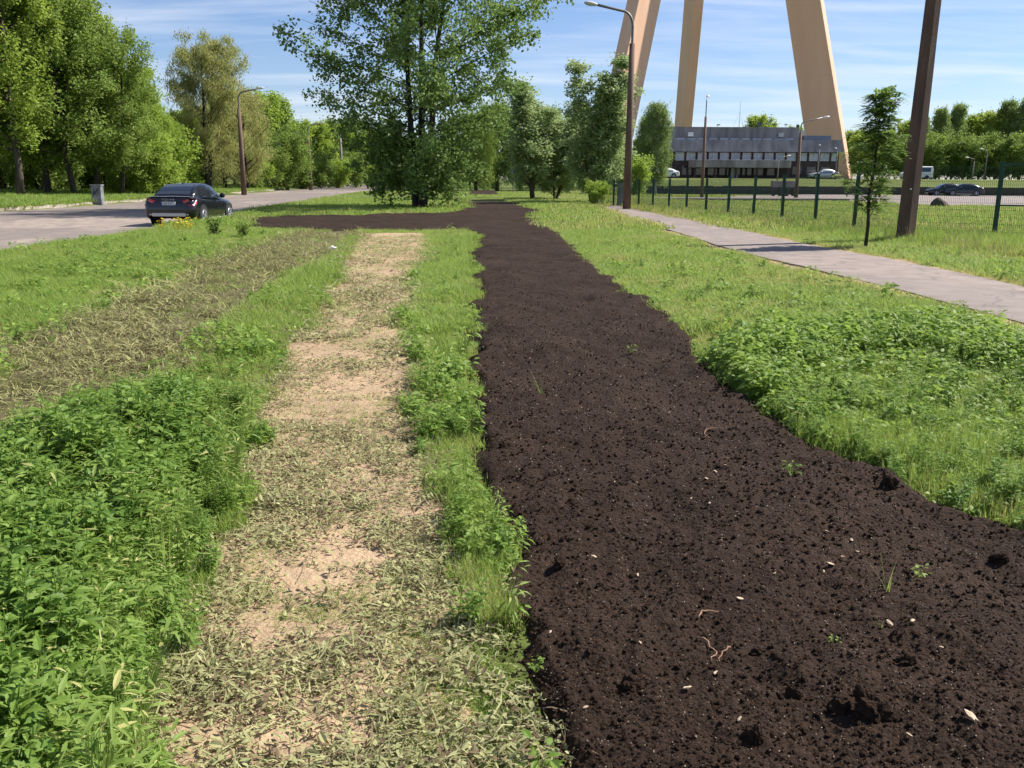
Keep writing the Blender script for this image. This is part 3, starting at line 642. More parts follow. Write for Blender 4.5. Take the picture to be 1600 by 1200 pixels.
for k, (px, py, yb_, ang, wr, wt) in enumerate([(943, 272, 153.0, 218, 8.2, 2.2), (1058, 262, 199.0, -16, 4.4, 1.9), (1301, 268, 170.0, 124, 7.0, 2.4)]):
    base = np.array([(px - 800) / F_ * yb_ * .9745, yb_]) - APEX[:2]
    b = math.radians(ang); rd = np.array([math.sin(b), math.cos(b)]); tg = np.array([rd[1], -rd[0]])
    m = MB(); V = []; S = np.linspace(0, 1, 9); top_ = rd * 2.2
    for s in S:
        z = -1.5 + (APEX[2] - ZB + 1.5) * s; c = base * (1 - s) + top_ * s
        hr = (wr * (1 - s) + 4.6 * s) / 2; ht = (wt * (1 - s) + 2.6 * s) / 2
        for (i, j) in ((-1, -1), (1, -1), (1, 1), (-1, 1)):
            p = c + rd * hr * i + tg * ht * j; V.append((p[0], p[1], z))
    Fq = []
    for s in range(len(S) - 1):
        for j in range(4): Fq.append((s * 4 + j, s * 4 + (j + 1) % 4, s * 4 + 4 + (j + 1) % 4, s * 4 + 4 + j))
    Fq.append((3, 2, 1, 0)); Fq.append(tuple(len(V) - 4 + j for j in range(4)))
    m.add(V, Fq); m.build('leg', M_TOWER, tower, bevel=0.12)
MB().tube([(0, 0, 82), (0, 0, 92), (0, 0, 120)], [5.6, 5.2, 4.6], 12).build('shaft', M_TOWER, tower, True)
M_FOOT = mat2('dark_footing', (0.12, 0.11, 0.10), (0.2, 0.18, 0.16), 1, 0.9)

# ------------------------------------------------------------------ low office building under the tower
M_FASC = mat2('stained_grey_cladding', (0.300, 0.285, 0.290), (0.165, 0.155, 0.160), 0.9, 0.9, 0, None, stretch=(1, 1, 0.15))
M_BRICKD = mat2('dark_brown_facade', (0.055, 0.036, 0.033), (0.085, 0.058, 0.052), 1.5, 0.8)
M_CANOPY = mat2('weathered_canopy', (0.38, 0.33, 0.32), (0.20, 0.17, 0.16), 0.8, 0.9, stretch=(1, 1, 0.2))
M_FRAME = plain('pale_window_frame', (0.62, 0.64, 0.66), 0.5)
M_WGLASS = mat2('window_glass', (0.28, 0.34, 0.42), (0.48, 0.53, 0.60), 0.7, 0.15, spec=0.8)  # blinds and a whitish blue reflection painted into the pane colour
M_DGLASS = plain('dark_glass', (0.03, 0.035, 0.045), 0.1, spec=0.8)
M_CREAM = plain('cream_render', (0.60, 0.53, 0.42), 0.8)
M_STEEL = plain('grey_steel', (0.42, 0.43, 0.45), 0.45, 0.6)
M_WHITE = plain('white_paint', (0.78, 0.78, 0.77), 0.5)
BY = 150.0
def bx(px): return (px - 800) / F_ * BY * 0.976
def bz(py, px=1180): return PT(px, py, BY)[2]
X0, X1 = bx(1040), bx(1311); bld = empty('office_building', ((X0 + X1) / 2, BY, 2.1)); tag(bld, 'low dark office building with grey roof band between the tower legs', 'building')
def bpart(mb, name, mat, parent=None, bevel=0):
    o = mb.build(name, mat, None, bevel=bevel); o.parent = parent or bld
    o.matrix_parent_inverse = Matrix.Identity(4)
    o.location = (-bld.location.x, -bld.location.y, -bld.location.z) if parent is None else (0, 0, 0)
    return o
zF0, zF1, zW0, zG = bz(237.5), bz(218), bz(251), 1.9
bpart(MB().box(X0 + .4, X1 - .4, BY + .6, BY + 8.6, zG, zF0 + .05), 'wall', M_BRICKD)
# roof band: sloping outward, overhanging
band = MB(); V = [(X0, BY - .3, zF0), (X1, BY - .3, zF0), (X1 - .2, BY + .5, zF1), (X0 + .2, BY + .5, zF1), (X0, BY + 9, zF0), (X1, BY + 9, zF0), (X1 - .2, BY + 8.4, zF1), (X0 + .2, BY + 8.4, zF1)]
band.add(V, [(0, 1, 2, 3), (1, 5, 6, 2), (5, 4, 7, 6), (4, 0, 3, 7), (3, 2, 6, 7), (0, 4, 5, 1)]); bpart(band, 'roof_band', M_FASC)
for i in range(15):
    xa = bx(1052.5 + i * 17.35); xb = xa + 1.42
    if i == 14: xb = xa + 0.75
    f = MB(); y0, y1 = BY + .50, BY + .62
    z0, z1 = zW0, zF0 - .12
    f.box(xa, xa + .07, y0, y1, z0, z1).box(xb - .07, xb, y0, y1, z0, z1).box(xa + .07, xb - .07, y0, y1, z1 - .07, z1).box(xa + .07, xb - .07, y0, y1, z0, z0 + .07)
    f.box((xa + xb) / 2 - .04, (xa + xb) / 2 + .04, y0, y1, z0 + .07, z1 - .07).box(xa + .07, xb - .07, y0 + .02, y1, z1 - .42, z1 - .36)
    w = bpart(f, 'window', M_FRAME)
    bpart(MB().box(xa + .07, xb - .07, BY + .58, BY + .63, z0 + .07, z1 - .07), 'pane', M_WGLASS, w)
# entrance canopy, ground-floor glazing and pillars
cz0, cz1 = bz(262.5), bz(250.5)
bpart(MB().box(bx(1073), bx(1222), BY - 3.4, BY + .55, cz0, cz1), 'entrance_canopy', M_CANOPY, bevel=0.05)
for px in (1078, 1108, 1140, 1172, 1204, 1219): bpart(MB().box(bx(px) - .15, bx(px) + .15, BY - 3.0, BY - 2.7, zG, cz0), 'pillar', M_BRICKD)
for px in (1064, 1086, 1104, 1122, 1140, 1158, 1176, 1194, 1236, 1258, 1280): bpart(MB().box(bx(px), bx(px) + 1.5, BY + .52, BY + .61, zG + .5, zG + 1.9), 'ground_floor_window', M_DGLASS)
bpart(MB().box(bx(1140), bx(1151), BY + .50, BY + .60, zG, zG + 2.0), 'door', M_FRAME)
# set-back upper storey
YU = BY + 3
ux0, ux1 = (1040 - 800) / F_ * YU * .976, (1240 - 800) / F_ * YU * .976
zu1 = PT(1150, 198.5, YU)[2]
up_ = bpart(MB().box(ux0, ux1, YU, YU + 5, zF1 - .3, zu1), 'upper_storey', M_FASC)
for i in range(11):
    xa = (1052 + i * 16.8 - 800) / F_ * YU * .976
    f = bpart(MB().box(xa, xa + 1.35, YU - .05, YU + .02, zF1 - .05, zF1 + .32), 'upper_window', M_WGLASS)
bpart(MB().box((1238.5 - 800) / F_ * YU * .976, (1252 - 800) / F_ * YU * .976, YU + .5, YU + 4, zF1 - .2, PT(1245, 203, YU)[2]), 'stair_tower', M_CREAM)
bpart(MB().box((1237 - 800) / F_ * YU * .976, (1240.5 - 800) / F_ * YU * .976, YU + .2, YU + .6, zF1, PT(1238, 194.5, YU)[2]), 'chimney', M_BRICKD)
bpart(MB().box(bx(1255), bx(1297), BY + 2, BY + 7, zF1 - .1, zF1 + .75), 'roof_box', plain('blue_grey_sheet', (0.14, 0.17, 0.24), 0.5))
# roof gear
dish = MB(); xd = (1180 - 800) / F_ * YU * .976
for i in range(5):
    pass
dish.tube([(xd, YU + .95, zu1 + .45), (xd, YU + .75, zu1 + .47), (xd, YU + .6, zu1 + .5)], [.06, .28, .42], 14).tube([(xd, YU + 1, zu1 - .1), (xd, YU + .95, zu1 + .45)], .05, 6)
bpart(dish, 'satellite_dish', plain('dark_dish', (0.10, 0.10, 0.11), 0.5))
xm = (1152 - 800) / F_ * YU * .976; zm = PT(1154, 157, YU)[2]
bpart(MB().tube([(xm, YU + 2, zu1 - .1), (xm, YU + 2, zm)], [.05, .02], 6).tube([(xm + .9, YU + 2.6, zu1), (xm, YU + 2, zu1 + 2.6)], .012, 4).tube([(xm - .9, YU + 2.6, zu1), (xm, YU + 2, zu1 + 2.6)], .012, 4), 'antenna_mast', M_STEEL)
xs = (1116 - 800) / F_ * YU * .976; bpart(MB().tube([(xs, YU + 1, zu1 - .05), (xs, YU + 1, zu1 + .35)], .04, 5).box(xs - .1, xs + .45, YU + .9, YU + 1.1, zu1 + .3, zu1 + .5), 'roof_camera', M_STEEL)
xs = (1222 - 800) / F_ * YU * .976; bpart(MB().tube([(xs, YU + 1, zu1 - .05), (xs, YU + 1, zu1 + .6)], .03, 5).box(xs - .25, xs + .25, YU + .95, YU + 1.05, zu1 + .4, zu1 + .6), 'roof_aerial', M_STEEL)
for px in (1073, 1212): xa = (px - 800) / F_ * YU * .976; bpart(MB().box(xa - .45, xa + .45, YU - .45, YU - .02, zF1 + .55, zF1 + 1.2), 'air_conditioner', M_WHITE if px < 1100 else M_STEEL, bevel=.03)

# ------------------------------------------------------------------ street lamps and poles
M_CONC = mat2('weathered_brown_concrete', (0.125, 0.078, 0.060), (0.185, 0.120, 0.092), 2.5, 0.9, 0.01, 15, stretch=(1, 1, 0.3))
M_GREYP = mat2('grey_concrete_pole', (0.26, 0.24, 0.22), (0.18, 0.165, 0.15), 2.5, 0.9, stretch=(1, 1, 0.3))
M_ARM = plain('dull_steel_arm', (0.20, 0.18, 0.17), 0.5, 0.4)
M_HEAD = plain('pale_lamp_head', (0.62, 0.60, 0.58), 0.4)
def lamp(x, y, H, az, label, reach=2.0, r=0.17, pole_top=0.82, mat=None, group='street lamps', name='street_lamp', rise=1.0):
    o = empty(name, (x, y, float(terrain(x, y)) - .05)); tag(o, label, 'lamp', group)
    zt = H * pole_top
    MB().tube([(0, 0, 0), (0, 0, zt * .5), (0, 0, zt)], [r, r * .8, r * .62], 10).build('pole', mat or M_CONC, o, True)
    d = np.array([math.cos(az), math.sin(az), 0]); dh = H - zt; rb = min(.55, dh * .5)
    pts = [(0, 0, zt - .3), (0, 0, zt), (0, 0, zt + dh * .45)]
    zc = zt + dh * .45; za_ = H - reach * .16 - zc
    for q in (.2, .4, .6, .8, 1.0):
        an = q * math.pi / 2 * .9; pts.append(tuple(d * rb * (1 - math.cos(an)) + np.array([0, 0, zc + za_ * math.sin(an)])))
    for q in (.5, 1.0): pts.append(tuple(d * (rb + (reach - rb) * q) + np.array([0, 0, zc + za_ + reach * .16 * q])))
    MB().tube(pts, r * .30, 7).build('arm', M_ARM, o, True)
    e = np.array(pts[-1]); v = np.array(pts[-1]) - np.array(pts[-2]); v /= np.linalg.norm(v)
    hd = MB().tube([e - v * .05, e + v * .12, e + v * .35, e + v * .6, e + v * .72], [.05, .11, .16, .13, .04], 10); V = hd.V[0]
    V[:, 2] = e[2] + (V[:, 2] - e[2]) * .75; hd.build('lamp_head', M_HEAD, o, True)
    return o
def at(px, Y): return (px - 800) / F_ * Y * .974
def lampZ(px, py, Y): return PT(px, py, Y)[2]
L1 = at(979, 50)
lamp(L1, 50, lampZ(950, 8, 50) + .05, math.radians(180), 'tall brown lamp post with arm to the left, at the start of the footpath', 1.9, .23)
lamp(at(378, 92), 92, lampZ(380, 130, 92) - .3, math.radians(0), 'nearest lamp post on the far side of the road, behind the car', 1.9, .27)
lamp(at(483, 131), 131, lampZ(480, 186, 131) - .3, math.radians(10), 'second lamp post along the far side of the road', 1.6, .27)
lamp(at(532.5, 168), 168, lampZ(535, 194, 168) - .3, math.radians(0), 'third lamp post along the road, seen through poplar branches', 2.6, .3, mat=M_GREYP)
lamp(at(1096, 84), 84, lampZ(1112, 143, 84), math.radians(75), 'slim lamp post in front of the birch with its head seen end on', 1.5, .17, .80)
lamp(at(1244, 88), 88, lampZ(1275, 178, 88), math.radians(8), 'lamp post with arm to the right, in front of the building', 2.1, .19, .82)
lamp(at(1275, 140), 140, lampZ(1275, 224, 140) - 1.9, math.radians(250), 'short lamp post at the right end of the building facade', 0.9, .12, .9, M_GREYP)
lamp(at(1303, 143), 143, lampZ(1303, 230, 143) - 1.9, math.radians(90), 'thin grey post beside the right tower leg', 0.5, .1, .92, M_GREYP)
lamp(at(1213, 138), 138, lampZ(1225, 241, 138) - 1.7, math.radians(10), 'small white lamp in front of the office windows', 1.2, .09, .85, M_GREYP)
lamp(at(1517, 160), 160, lampZ(1512, 244, 160) - 2.1, math.radians(180), 'grey lamp post at the wood edge behind the parked cars', 1.0, .13, .85, M_GREYP)
lamp(at(1536, 166), 166, lampZ(1540, 231, 166) - 2.1, math.radians(180), 'taller grey lamp post deeper in the wood behind the cars', 0.8, .1, .88, M_GREYP)
def post(px, Y, ztop, r, label, mat, name='utility_pole'):
    x = at(px, Y); z0 = float(terrain(x, Y)) - .1
    o = MB().tube([(0, 0, 0), (0, 0, (ztop - z0) * .5), (0, 0, ztop - z0 - .05), (0, 0, ztop - z0)], [r, r * .85, r * .7, r * .5], 9).build(name, mat, None, True); o.location = (x, Y, z0)
    return tag(o, label, 'pole')
post(438, 126, lampZ(438, 222, 126), .22, 'bare grey pole without lamp between the first two roadside lamps', M_GREYP)
post(592, 190, lampZ(592, 254, 190), .2, 'thin pole left of the poplar trunk near the end of the road', M_GREYP)
post(609, 195, lampZ(609, 262, 195), .2, 'short pole just left of the poplar trunk, end of the road', M_CONC)
# thick leaning pole by the path
gx0, gy0 = G(1413, 378); top = PT(1470, -95, gy0)
pm = MB(); hx = .19; n = 8
cx = np.linspace(0, top[0] - gx0, n); cz = np.linspace(-.25, top[2], n); V = []
ca, sa = math.cos(math.radians(30)), math.sin(math.radians(30))
rgp = np.random.default_rng(5)
for i in range(n):
    w = hx * (1 - .22 * i / (n - 1)); ch = w * .75
    for (u, v) in ((-w, -ch), (-ch, -w), (ch, -w), (w, -ch), (w, ch), (ch, w), (-ch, w), (-w, ch)):
        u += rgp.normal(0, .004); v += rgp.normal(0, .004)
        V.append((cx[i] + u * ca - v * sa, u * sa + v * ca, cz[i]))
Fq = [(i * 8 + j, i * 8 + (j + 1) % 8, i * 8 + 8 + (j + 1) % 8, i * 8 + 8 + j) for i in range(n - 1) for j in range(8)] + [tuple(range(7, -1, -1)), tuple((n - 1) * 8 + j for j in range(8))]
pm.add(V, Fq)
pl = empty('concrete_pole', (gx0, gy0, 0)); tag(pl, 'thick leaning brown concrete pole between the rowan and the fence', 'pole')
M_POLE = mat2('rust_stained_concrete', (0.085, 0.052, 0.040), (0.140, 0.088, 0.066), 3.0, 0.95, 0.008, 22, stretch=(1, 1, 0.25))
pm.build('shaft', M_POLE, pl)
MB().tube([(0.02 - .09, -.24, 1.43), (0.02 - .09, -.20, 1.43)], .022, 8).build('bolt', M_WHITE, pl)

# ------------------------------------------------------------------ wire fence
M_FENCE = plain('green_coated_wire', (0.012, 0.055, 0.042), 0.45, 0.2)
fence = empty('wire_fence', (11.4, 26.8, 0)); tag(fence, 'dark green wire mesh fence with posts along the footpath', 'fence')
def panel_mesh(w, h):
    m = MB(); nv = int(w / .05)
    for i in range(nv + 1):
        x = i * w / nv; m.add([(x - .0036, 0, .05), (x + .0036, 0, .05), (x + .0036, 0, h), (x - .0036, 0, h), (x, .005, .05), (x, .005, h)], [(0, 1, 2, 3), (1, 4, 5, 2), (4, 0, 3, 5)])
    for j in range(int(h / .2) + 1):
        z = .08 + j * (h - .1) / int(h / .2)
        for yy in (-.006, .010): m.add([(0, yy, z - .003), (w, yy, z - .003), (w, yy, z + .003), (0, yy, z + .003), (0, yy + .005, z), (w, yy + .005, z)], [(0, 1, 2, 3), (3, 2, 5, 4), (4, 5, 1, 0)])
    return m.mesh('mesh_panel', M_FENCE)
B = np.array([11.55, 26.8]); line = [B]
for i in range(1, 14): line.append(B + np.array([-.175, 1.0]) / math.hypot(.175, 1) * 2.53 * i)
hts = np.interp(np.arange(14), [0, 1, 2, 4, 8, 13], [2.15, 2.0, 1.86, 1.78, 1.68, 1.62])
pm_cache = {}
def fpanel(a, b, h):
    w = math.dist(a, b); key = (round(w, 2), round(h, 2))
    if key not in pm_cache: pm_cache[key] = panel_mesh(w, h - .06)
    o = obj('mesh_panel', pm_cache[key], fence); o.location = (a[0] - 11.4, a[1] - 26.8, 0); o.rotation_euler = (0, 0, math.atan2(b[1] - a[1], b[0] - a[0]))
def fpost(p, h, lean=0.0):
    m = MB().box(-.045, .045, -.045, .045, -.2, h); m.box(-.05, .05, -.05, .05, h, h + .02)
    o = m.build('post', M_FENCE, fence); o.location = (p[0] - 11.4, p[1] - 26.8, 0); o.rotation_euler = (0, lean, .17)
for i, p in enumerate(line):
    fpost(p, hts[i], 0.01 * math.sin(i * 1.9))
    if i: fpanel(line[i - 1], p, hts[i])
A1 = np.array([13.42, 25.0]); A2 = np.array([15.3, 23.4]); A3 = np.array([17.2, 21.8])
for a, b, h in ((B, A1, 2.1), (A1, A2, 2.12), (A2, A3, 2.12)): fpanel(a, b, h)
for p in (A1, A2, A3): fpost(p, 2.14)
for a, b in ((A1, A2), (A2, A3)):
    m = MB().box(0, math.dist(a, b), -.022, .022, 2.08, 2.125).box(0, math.dist(a, b), -.022, .022, .98, 1.02)
    o = m.build('rail', M_FENCE, fence); o.location = (a[0] - 11.4, a[1] - 26.8, 0); o.rotation_euler = (0, 0, math.atan2(b[1] - a[1], b[0] - a[0]))

# ------------------------------------------------------------------ things on the far lawn
M_WALL = mat2('dark_block_wall', (0.055, 0.045, 0.040), (0.095, 0.080, 0.068), 0.8, 0.95)
wall = empty('retaining_wall', (60, 121.8, -.3)); tag(wall, 'low dark block wall along the back of the parking lot', 'wall')
bm = MB().box(-.56, .56, -.15, .15, 0, 1.12).mesh('wall_block', M_WALL)
rw_ = random.Random(8)
for i in range(112):
    o = obj('wall_block', bm, wall); o.location = (-44 + i * 1.15, rw_.uniform(-.04, .04), rw_.uniform(-.04, .04))
slab = empty('concrete_bench', (at(1223, 108), 108, -.2)); tag(slab, 'pale concrete slab on short legs on the far lawn', 'slab')
MB().box(-1.4, 1.4, -.5, .5, 1.0, 1.75).build('slab', M_GREYP, slab, bevel=.04)
for i in range(4): MB().box(-1.25 + i * .8, -1.05 + i * .8, -.4, .4, 0, 1.0).build('leg', M_WALL, slab)
# boulder
bxx, byy = G(1468, 324.5, -.1); rngb = np.random.default_rng(77)
me = bpy.data.meshes.new('boulder'); import bmesh
bmm = bmesh.new(); bmesh.ops.create_icosphere(bmm, subdivisions=3, radius=1)
for v in bmm.verts:
    q = v.co.copy(); k_ = 1 + .22 * (float(vnoise(np.array(q.x * 2 + 5), np.array(q.y * 2 + q.z * 1.7), 4)) - .5)
    tz = max(0, (q.z + .4)); v.co = Vector((q.x * .62 * (1 - .45 * max(0, q.z)) * k_ - .12 * q.z, q.y * .45 * k_, (q.z * .55 + .28) * k_))
bmm.to_mesh(me); bmm.free(); me.materials.append(mat2('brown_rock', (0.055, 0.040, 0.030), (0.115, 0.085, 0.062), 2.5, 0.9, .03, 6))
tag(obj('boulder', me, None, (bxx, byy, float(terrain(bxx, byy)) - .08)), 'brown boulder on the lawn before the parking lot', 'rock')
# cabinets and signs
M_CAB = mat2('shade_darkened_cabinet_grey', (0.24, 0.25, 0.25), (0.14, 0.15, 0.155), 2.2, 0.6, lo=.4, hi=.6)  # grey darkened in the colour for the shade the roadside cabinet stands in
cx_, cy_ = at(148, 57), 57.0
cab = empty('utility_cabinet', (cx_, cy_, float(terrain(cx_, cy_)) - .05)); cab.scale = (.85, .85, .9); tag(cab, 'scribbled grey utility cabinet at the edge of the roadside wood', 'cabinet')
MB().box(-.36, .36, -.25, .25, .12, 1.42).build('body', M_CAB, cab, bevel=.02)
MB().box(-.41, .41, -.3, .3, 1.42, 1.52).build('lid', M_CAB, cab, bevel=.02); MB().box(-.34, .34, -.23, .23, 0, .12).build('plinth', M_GREYP, cab)
MB().box(-.32, .32, -.262, -.252, .2, 1.36).build('door', M_CAB, cab, bevel=.004)
sq = MB(); 
for k in range(3):
    q = np.linspace(0, 6.28 * 1.3, 22); sq.tube(np.stack([-.02 + .2 * np.cos(q + k) + .03 * k, np.full(22, -.268), .95 + .12 * k + .16 * np.sin(q * 1.4 + k)], 1), .014, 4)
sq.build('scribble', plain('black_marker', (0.03, 0.03, 0.035), 0.6), cab)
cab2 = empty('junction_box', (at(971, 56), 56, 0)); tag(cab2, 'pale grey junction box behind the tall lamp post', 'cabinet')
MB().box(-.28, .28, -.2, .2, .1, 1.35).build('body', M_CAB, cab2, bevel=.02); MB().box(-.32, .32, -.24, .24, 1.35, 1.42).build('lid', M_CAB, cab2); MB().box(-.25, .25, -.18, .18, -.1, .1).build('plinth', M_GREYP, cab2)
sg = empty('road_sign', (at(800, 96), 96, 0)); tag(sg, 'round blue road sign left of the silvery trees', 'sign')
MB().tube([(0, 0, 0), (0, 0, 2.9)], .035, 8).build('post', M_GREYP, sg); MB().disc_y((0, -.05, 2.55), .32, .02, 24, ax=1).build('sign_disc', plain('sign_blue', (0.02, 0.05, 0.30), 0.4), sg)

# ------------------------------------------------------------------ cars
M_TYRE = plain('tyre_rubber', (0.018, 0.018, 0.018), 0.8); M_RIM = plain('alloy_rim', (0.55, 0.55, 0.57), 0.3, 0.8); M_TRIM = plain('black_plastic_trim', (0.02, 0.02, 0.022), 0.6)
M_CGLASS = plain('car_glass', (0.012, 0.015, 0.022), 0.04, spec=0.9, coat=0.5); M_RED = plain('red_tail_lamp', (0.42, 0.012, 0.016), 0.15, coat=0.6); M_SKID = plain('silver_skid_plate', (0.50, 0.48, 0.45), 0.4, 0.5)
M_PLATE = plain('number_plate', (0.62, 0.64, 0.68), 0.5); M_INK = plain('plate_ink', (0.02, 0.02, 0.025), 0.6); M_CHROME = plain('chrome', (0.65, 0.65, 0.66), 0.2, 0.9); M_DKRED = plain('dark_red_lamp', (0.20, 0.01, 0.014), 0.2, coat=0.4)
def paint(name, c): return plain(name, c, 0.25, 0.0, coat=0.45)
def text(name, s, size, parent, loc, mat, rx=math.pi / 2, extr=0.003, spacing=1.0):
    cu = bpy.data.curves.new(name, 'FONT'); cu.body = s; cu.size = size; cu.extrude = extr; cu.align_x = 'CENTER'; cu.align_y = 'CENTER'; cu.space_character = spacing
    t_ = bpy.data.objects.new(name, cu); me = bpy.data.meshes.new_from_object(t_); bpy.data.objects.remove(t_); me.name = name; me.materials.clear(); me.materials.append(mat)
    o = obj(name, me, parent, loc); o.rotation_euler = (rx, 0, 0); return o
def loft(m, secs):
    n = len(secs[0]); V = np.concatenate([np.array(s) for s in secs]); F = []
    for i in range(len(secs) - 1):
        for j in range(n - 1): F.append((i * n + j, i * n + j + 1, (i + 1) * n + j + 1, (i + 1) * n + j))
    F.append(tuple(range(n))[::-1]); F.append(tuple((len(secs) - 1) * n + j for j in range(n)))
    m.add(V, F)
def sym(pts): return pts + [(-x, y, z) for x, y, z in pts[::-1] if abs(x) > 1e-6]
def car(name, loc, rz, pmat, label, marks=False):
    o = empty(name, loc, rz); tag(o, label, 'car')
    st = [(-.02, .76, .44, .70), (.02, .84, .34, .86), (.06, .885, .30, .96), (.14, .915, .27, 1.045), (.30, .93, .25, 1.075), (.6, .935, .23, 1.08), (1.3, .937, .21, 1.02), (2.2, .937, .21, .985), (3.2, .935, .21, .97), (3.7, .925, .22, .93), (4.1, .90, .24, .87), (4.4, .84, .28, .78), (4.58, .74, .33, .68), (4.63, .66, .38, .60)]
    m = MB(); secs = []
    for (y, w, zb, zt) in st:
        h = zt - zb
        secs.append(sym([(0, y, zb), (w - .12, y, zb), (w - .02, y, zb + .10 * h), (w, y, zb + .38 * h), (w - .005, y, zb + .62 * h), (w - .035, y, zb + .84 * h), (w - .11, y, zb + .96 * h), (w - .3, y, zt + .01), (0, y, zt + .022)]))
    loft(m, secs); body = m.build('body', pmat, o, True)
    # cabin shell
    cs = [(.42, .70, 1.05, .70, 1.07), (.70, .79, 1.05, .70, 1.235), (1.0, .835, 1.04, .66, 1.385), (1.35, .86, 1.02, .63, 1.485), (1.8, .87, 1.0, .62, 1.525), (2.3, .87, .98, .62, 1.52), (2.7, .865, .97, .62, 1.455), (3.05, .85, .96, .66, 1.25), (3.42, .80, .95, .74, .975)]
    def cab(y):
        A = np.array(cs); return [np.interp(y, A[:, 0], A[:, k]) for k in range(1, 5)]
    m = MB(); secs = []
    for (y, wb, zb, wt, zr) in cs:
        secs.append(sym([(wb, y, zb - .03), (wb * .55 + wt * .45, y, zb + (zr - zb) * .5), (wt, y, zr - .045 * min(1, (zr - zb) * 4)), (wt - .12, y, zr), (0, y, zr + .015)]))
    loft(m, secs); m.build('cabin', pmat, o, True)
    def side(name, poly):
        for sgn in (-1, 1):
            V = []
            for y, f in poly:
                wb, zb, wt, zr = cab(y); z = zb + (zr - .06 - zb) * f; x = (wb + (wt - wb) * f) * (1 if f < .01 or f > .99 else 1.0)
                xm = wb * .55 + wt * .45; x = np.interp(f, [0, .5, 1], [wb, xm, wt])
                V.append((sgn * (x + .012), y, z))
            k = len(V); q = [(v[0] - sgn * .03, v[1], v[2]) for v in V]
            F = [tuple(range(k)) if sgn < 0 else tuple(range(k))[::-1], tuple(range(k, 2 * k))[::-1] if sgn < 0 else tuple(range(k, 2 * k))] + [(i, (i + 1) % k, k + (i + 1) % k, k + i) for i in range(k)]
            MB().add(V + q, F).build(name, M_CGLASS, o)
    side('side_window', [(1.02, .12), (1.25, .62), (1.5, .90), (1.83, .92), (1.83, .06), (1.3, .06)]); side('side_window', [(1.90, .06), (1.90, .92), (2.35, .92), (2.66, .84), (2.98, .20), (2.98, .06)])
    def band(name, ya, yb, za, zb_, wa, wb_, sgn):
        n_ = np.array([0, -sgn * 1.0, 1.0]); off = .02
        V = []
        for k in range(5):
            t = k / 4; y = ya + (yb - ya) * t; A = cab(y); z = A[3] + .004; w = wa + (wb_ - wa) * t
            for x in (-w, -w * .5, 0, w * .5, w): V.append((x, y - sgn * .012, z + .022 - .012 * (abs(x) / max(w, .1)) ** 2))
        F = [(r * 5 + c, r * 5 + c + 1, r * 5 + c + 6, r * 5 + c + 5) for r in range(4) for c in range(4)]
        MB().add(V, F).build(name, M_CGLASS, o, True)
    band('rear_window', .50, 1.30, 0, 0, .62, .54, 1); band('windscreen', 2.62, 3.36, 0, 0, .54, .68, -1)
    # wheels and arches
    for sx in (-1, 1):
        for y in (.93, 3.70):
            MB().disc_y((sx * .925, y, .37), .405, .04, 26).build('wheel_arch', M_TRIM, o)
            w = MB().tube([(sx * .74, y, .335), (sx * .76, y, .335), (sx * .93, y, .335), (sx * .955, y, .335)], [.29, .335, .335, .30], 26).build('wheel', M_TYRE, o, True)
            r = MB(); r.tube([(sx * .945, y, .335), (sx * .960, y, .335)], [.235, .225], 24)
            r.build('hub', plain('dark_rim_well', (0.05, 0.05, 0.05), .5), w)
            r = MB().tube([(sx * .955, y, .335), (sx * .972, y, .335)], .05, 10)
            for k in range(5):
                a = k * 1.2566; c, s_ = math.cos(a), math.sin(a)
                r.tube([(sx * .964, y + .03 * c, .335 + .03 * s_), (sx * .964, y + .225 * c, .335 + .225 * s_)], [.03, .036], 5)
            q = np.linspace(0, 6.2832, 25); r.tube(np.stack([np.full(25, sx * .962), y + .228 * np.cos(q), .335 + .228 * np.sin(q)], 1), .016, 5, caps=False)
            r.build('rim', M_RIM, w)
        MB().box(sx * .94 if sx > 0 else -.958, .958 if sx > 0 else -.94, 1.36, 3.28, .20, .285).build('sill_strip', M_SKID, o)
        mm = MB().tube([(sx * .86, 2.84, 1.02), (sx * 1.0, 2.82, 1.04)], .025, 6); mm.tube([(sx * 1.0, 2.78, 1.07), (sx * 1.0, 2.86, 1.07), (sx * 1.0, 2.98, 1.06)], [.09, .10, .05], 10); mm.build('mirror', pmat, o, True)
        # wrap-round tail lamp
        V = [(sx * .50, .055, .93), (sx * .52, .035, .86), (sx * .80, .035, .74), (sx * .905, .10, .74), (sx * .932, .34, .80), (sx * .915, .40, .95), (sx * .885, .10, 1.0), (sx * .70, .075, .985)]
        q = [(x * .93, y + .12, z) for x, y, z in V]; V = [(x * 1.006, y - .035, z) for x, y, z in V]; k = 8
        F = [tuple(range(k)), tuple(range(2 * k - 1, k - 1, -1))] + [(i, k + i, k + (i + 1) % k, (i + 1) % k) for i in range(k)]
        MB().add(V + q, F).build('tail_lamp', M_RED, o)
    MB().box(-.62, .62, -.035, .02, .36, .49).box(-.72, -.62, -.02, .05, .40, .47).box(.62, .72, -.02, .05, .40, .47).build('skid_plate', M_SKID, o, bevel=.02)
    MB().box(-.80, .80, -.028, .0, .575, .600).build('bumper_seam', M_TRIM, o)
    MB().box(-.78, .78, .10, .16, 1.062, 1.075).build('boot_lip', M_CHROME, o, bevel=.004)
    MB().tube([(0, 1.42, 1.51), (0, 1.50, 1.58), (0, 1.62, 1.53)], [.02, .03, .01], 6).build('roof_fin', pmat, o, True)
    pl_ = MB().box(-.26, .26, -.018, .03, .765, .88).build('number_plate', M_PLATE, o, bevel=.004)
